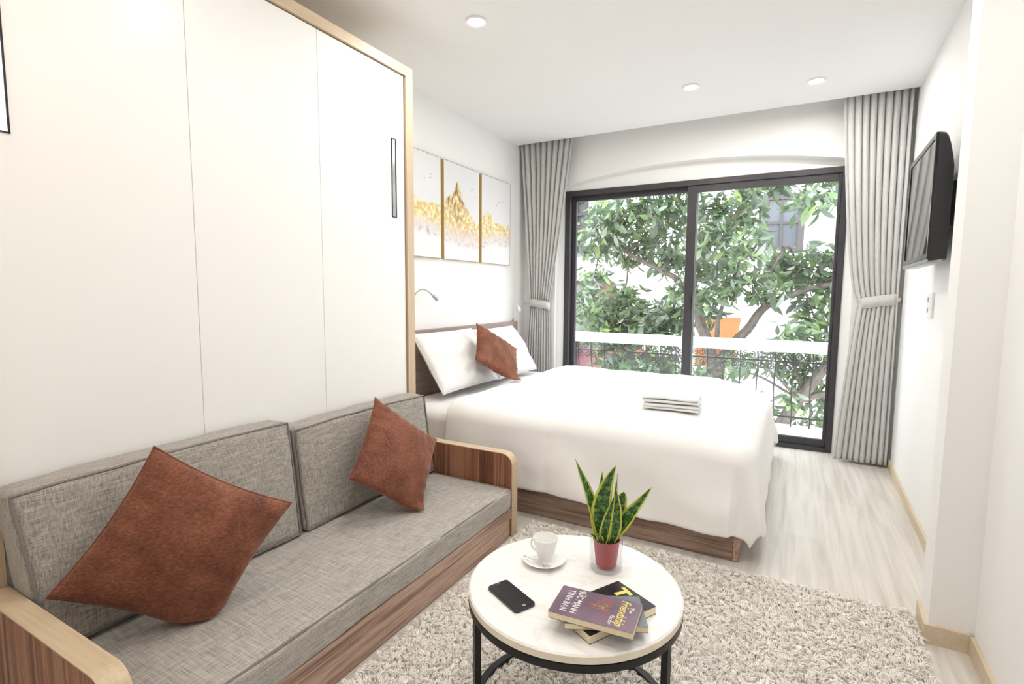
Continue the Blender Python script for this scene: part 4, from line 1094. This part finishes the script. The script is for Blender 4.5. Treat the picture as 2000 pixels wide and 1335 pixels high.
tree('large street tree forking behind the middle of the window, broad drooping leaves', (-1.0, 8.0, -3.8),
     [([(-1.0, 8.0, -3.8), (-1.02, 8.0, -1.5), (-0.98, 8.0, 0.15)], 0.17, 0.12),
      ([(-0.98, 8.0, 0.10), (-0.836, 8.0, 0.40), (-0.60, 7.98, 0.75), (-0.40, 7.95, 1.07), (0.02, 8.0, 1.284), (0.45, 8.05, 1.40)], 0.085, 0.03),
      ([(-0.40, 7.95, 1.05), (-0.36, 8.0, 1.45), (-0.20, 8.1, 1.9)], 0.035, 0.014),
      ([(-0.98, 8.0, 0.10), (-1.162, 8.0, 0.68), (-1.30, 8.05, 1.15), (-1.36, 8.1, 1.6), (-1.2, 8.1, 2.2)], 0.095, 0.03),
      ([(-1.25, 8.05, 1.05), (-1.60, 8.1, 1.45), (-1.822, 8.1, 1.582), (-2.342, 8.1, 1.865), (-2.75, 8.1, 2.2)], 0.055, 0.022),
      ([(-1.0, 8.0, 0.45), (-0.95, 8.0, 0.9), (-0.80, 7.9, 1.4)], 0.04, 0.02),
      ([(-1.30, 8.1, 1.85), (-0.724, 8.0, 2.417), (-0.29, 8.0, 2.645), (0.174, 8.0, 2.879), (0.7, 8.0, 3.1)], 0.045, 0.02)],
     CL_L + CL_R, 205, 11)
tree('darker leafy tree filling the lower left of the window above the handrail', (-2.3, 8.5, -3.8),
     [([(-2.3, 8.5, -3.8), (-2.25, 8.5, -1.5), (-2.35, 8.5, 0.1)], 0.11, 0.06), ([(-2.35, 8.5, 0.1), (-2.7, 8.5, 0.7)], 0.05, 0.02), ([(-2.35, 8.5, 0.0), (-1.9, 8.5, 0.6)], 0.05, 0.02)],
     CL_S, 230, 23)
tree('tree with a leaning limb seen through the iron railing at lower right', (-0.9, 8.3, -3.8),
     [([(-0.75, 8.3, -3.8), (-0.5, 8.2, -1.6), (-0.128, 8.0, -0.60), (0.157, 8.0, -0.10), (0.42, 8.0, 0.35)], 0.13, 0.06),
      ([(0.10, 8.0, -0.18), (0.45, 8.0, -0.05), (0.8, 8.0, 0.05)], 0.05, 0.025)],
     CL_B, 170, 31)
# ---------------------------------------------------------------- sky, camera
w = bpy.data.worlds.new('sky'); sc.world = w; w.use_nodes = True
bg = w.node_tree.nodes['Background']; bg.inputs['Color'].default_value = (0.95, 0.98, 1.0, 1); bg.inputs['Strength'].default_value = 4.5
pl_ = bpy.data.lights.new('window_portal', 'AREA'); pl_.shape = 'RECTANGLE'; pl_.size = 2.3; pl_.size_y = 2.2; pl_.cycles.is_portal = True
po = bpy.data.objects.new('window_portal', pl_); COL.objects.link(po); po.location = (-0.85, 4.93, 1.12); po.rotation_euler = (-PI/2, 0, 0)

YAW, PITCH, ROLL, FPX = 0.49996662, 0.09504498, 0.00707367, 1011.7
f = Vector((-math.sin(YAW)*math.cos(PITCH), math.cos(YAW)*math.cos(PITCH), -math.sin(PITCH)))
r = Vector((math.cos(YAW), math.sin(YAW), 0)); u = r.cross(f)
r2 = r*math.cos(ROLL) + u*math.sin(ROLL); u2 = -r*math.sin(ROLL) + u*math.cos(ROLL)
cam = bpy.data.cameras.new('camera'); cam.sensor_fit = 'HORIZONTAL'; cam.sensor_width = 36.0; cam.lens = FPX/2000*36.0
cam.clip_start = 0.02; cam.clip_end = 200
co = bpy.data.objects.new('camera', cam); COL.objects.link(co)
M = Matrix((r2, u2, -f)).transposed().to_4x4(); M.translation = Vector((0, 0, 1.25)); co.matrix_world = M
sc.camera = co
vs = sc.view_settings; vs.view_transform = 'Standard'; vs.look = 'None'; vs.gamma = 1.0; vs.use_curve_mapping = False
vs.exposure = 0.55
sc.cycles.max_bounces = 10; sc.cycles.diffuse_bounces = 6; sc.cycles.transparent_max_bounces = 16
sc.cycles.caustics_reflective = False; sc.cycles.caustics_refractive = False
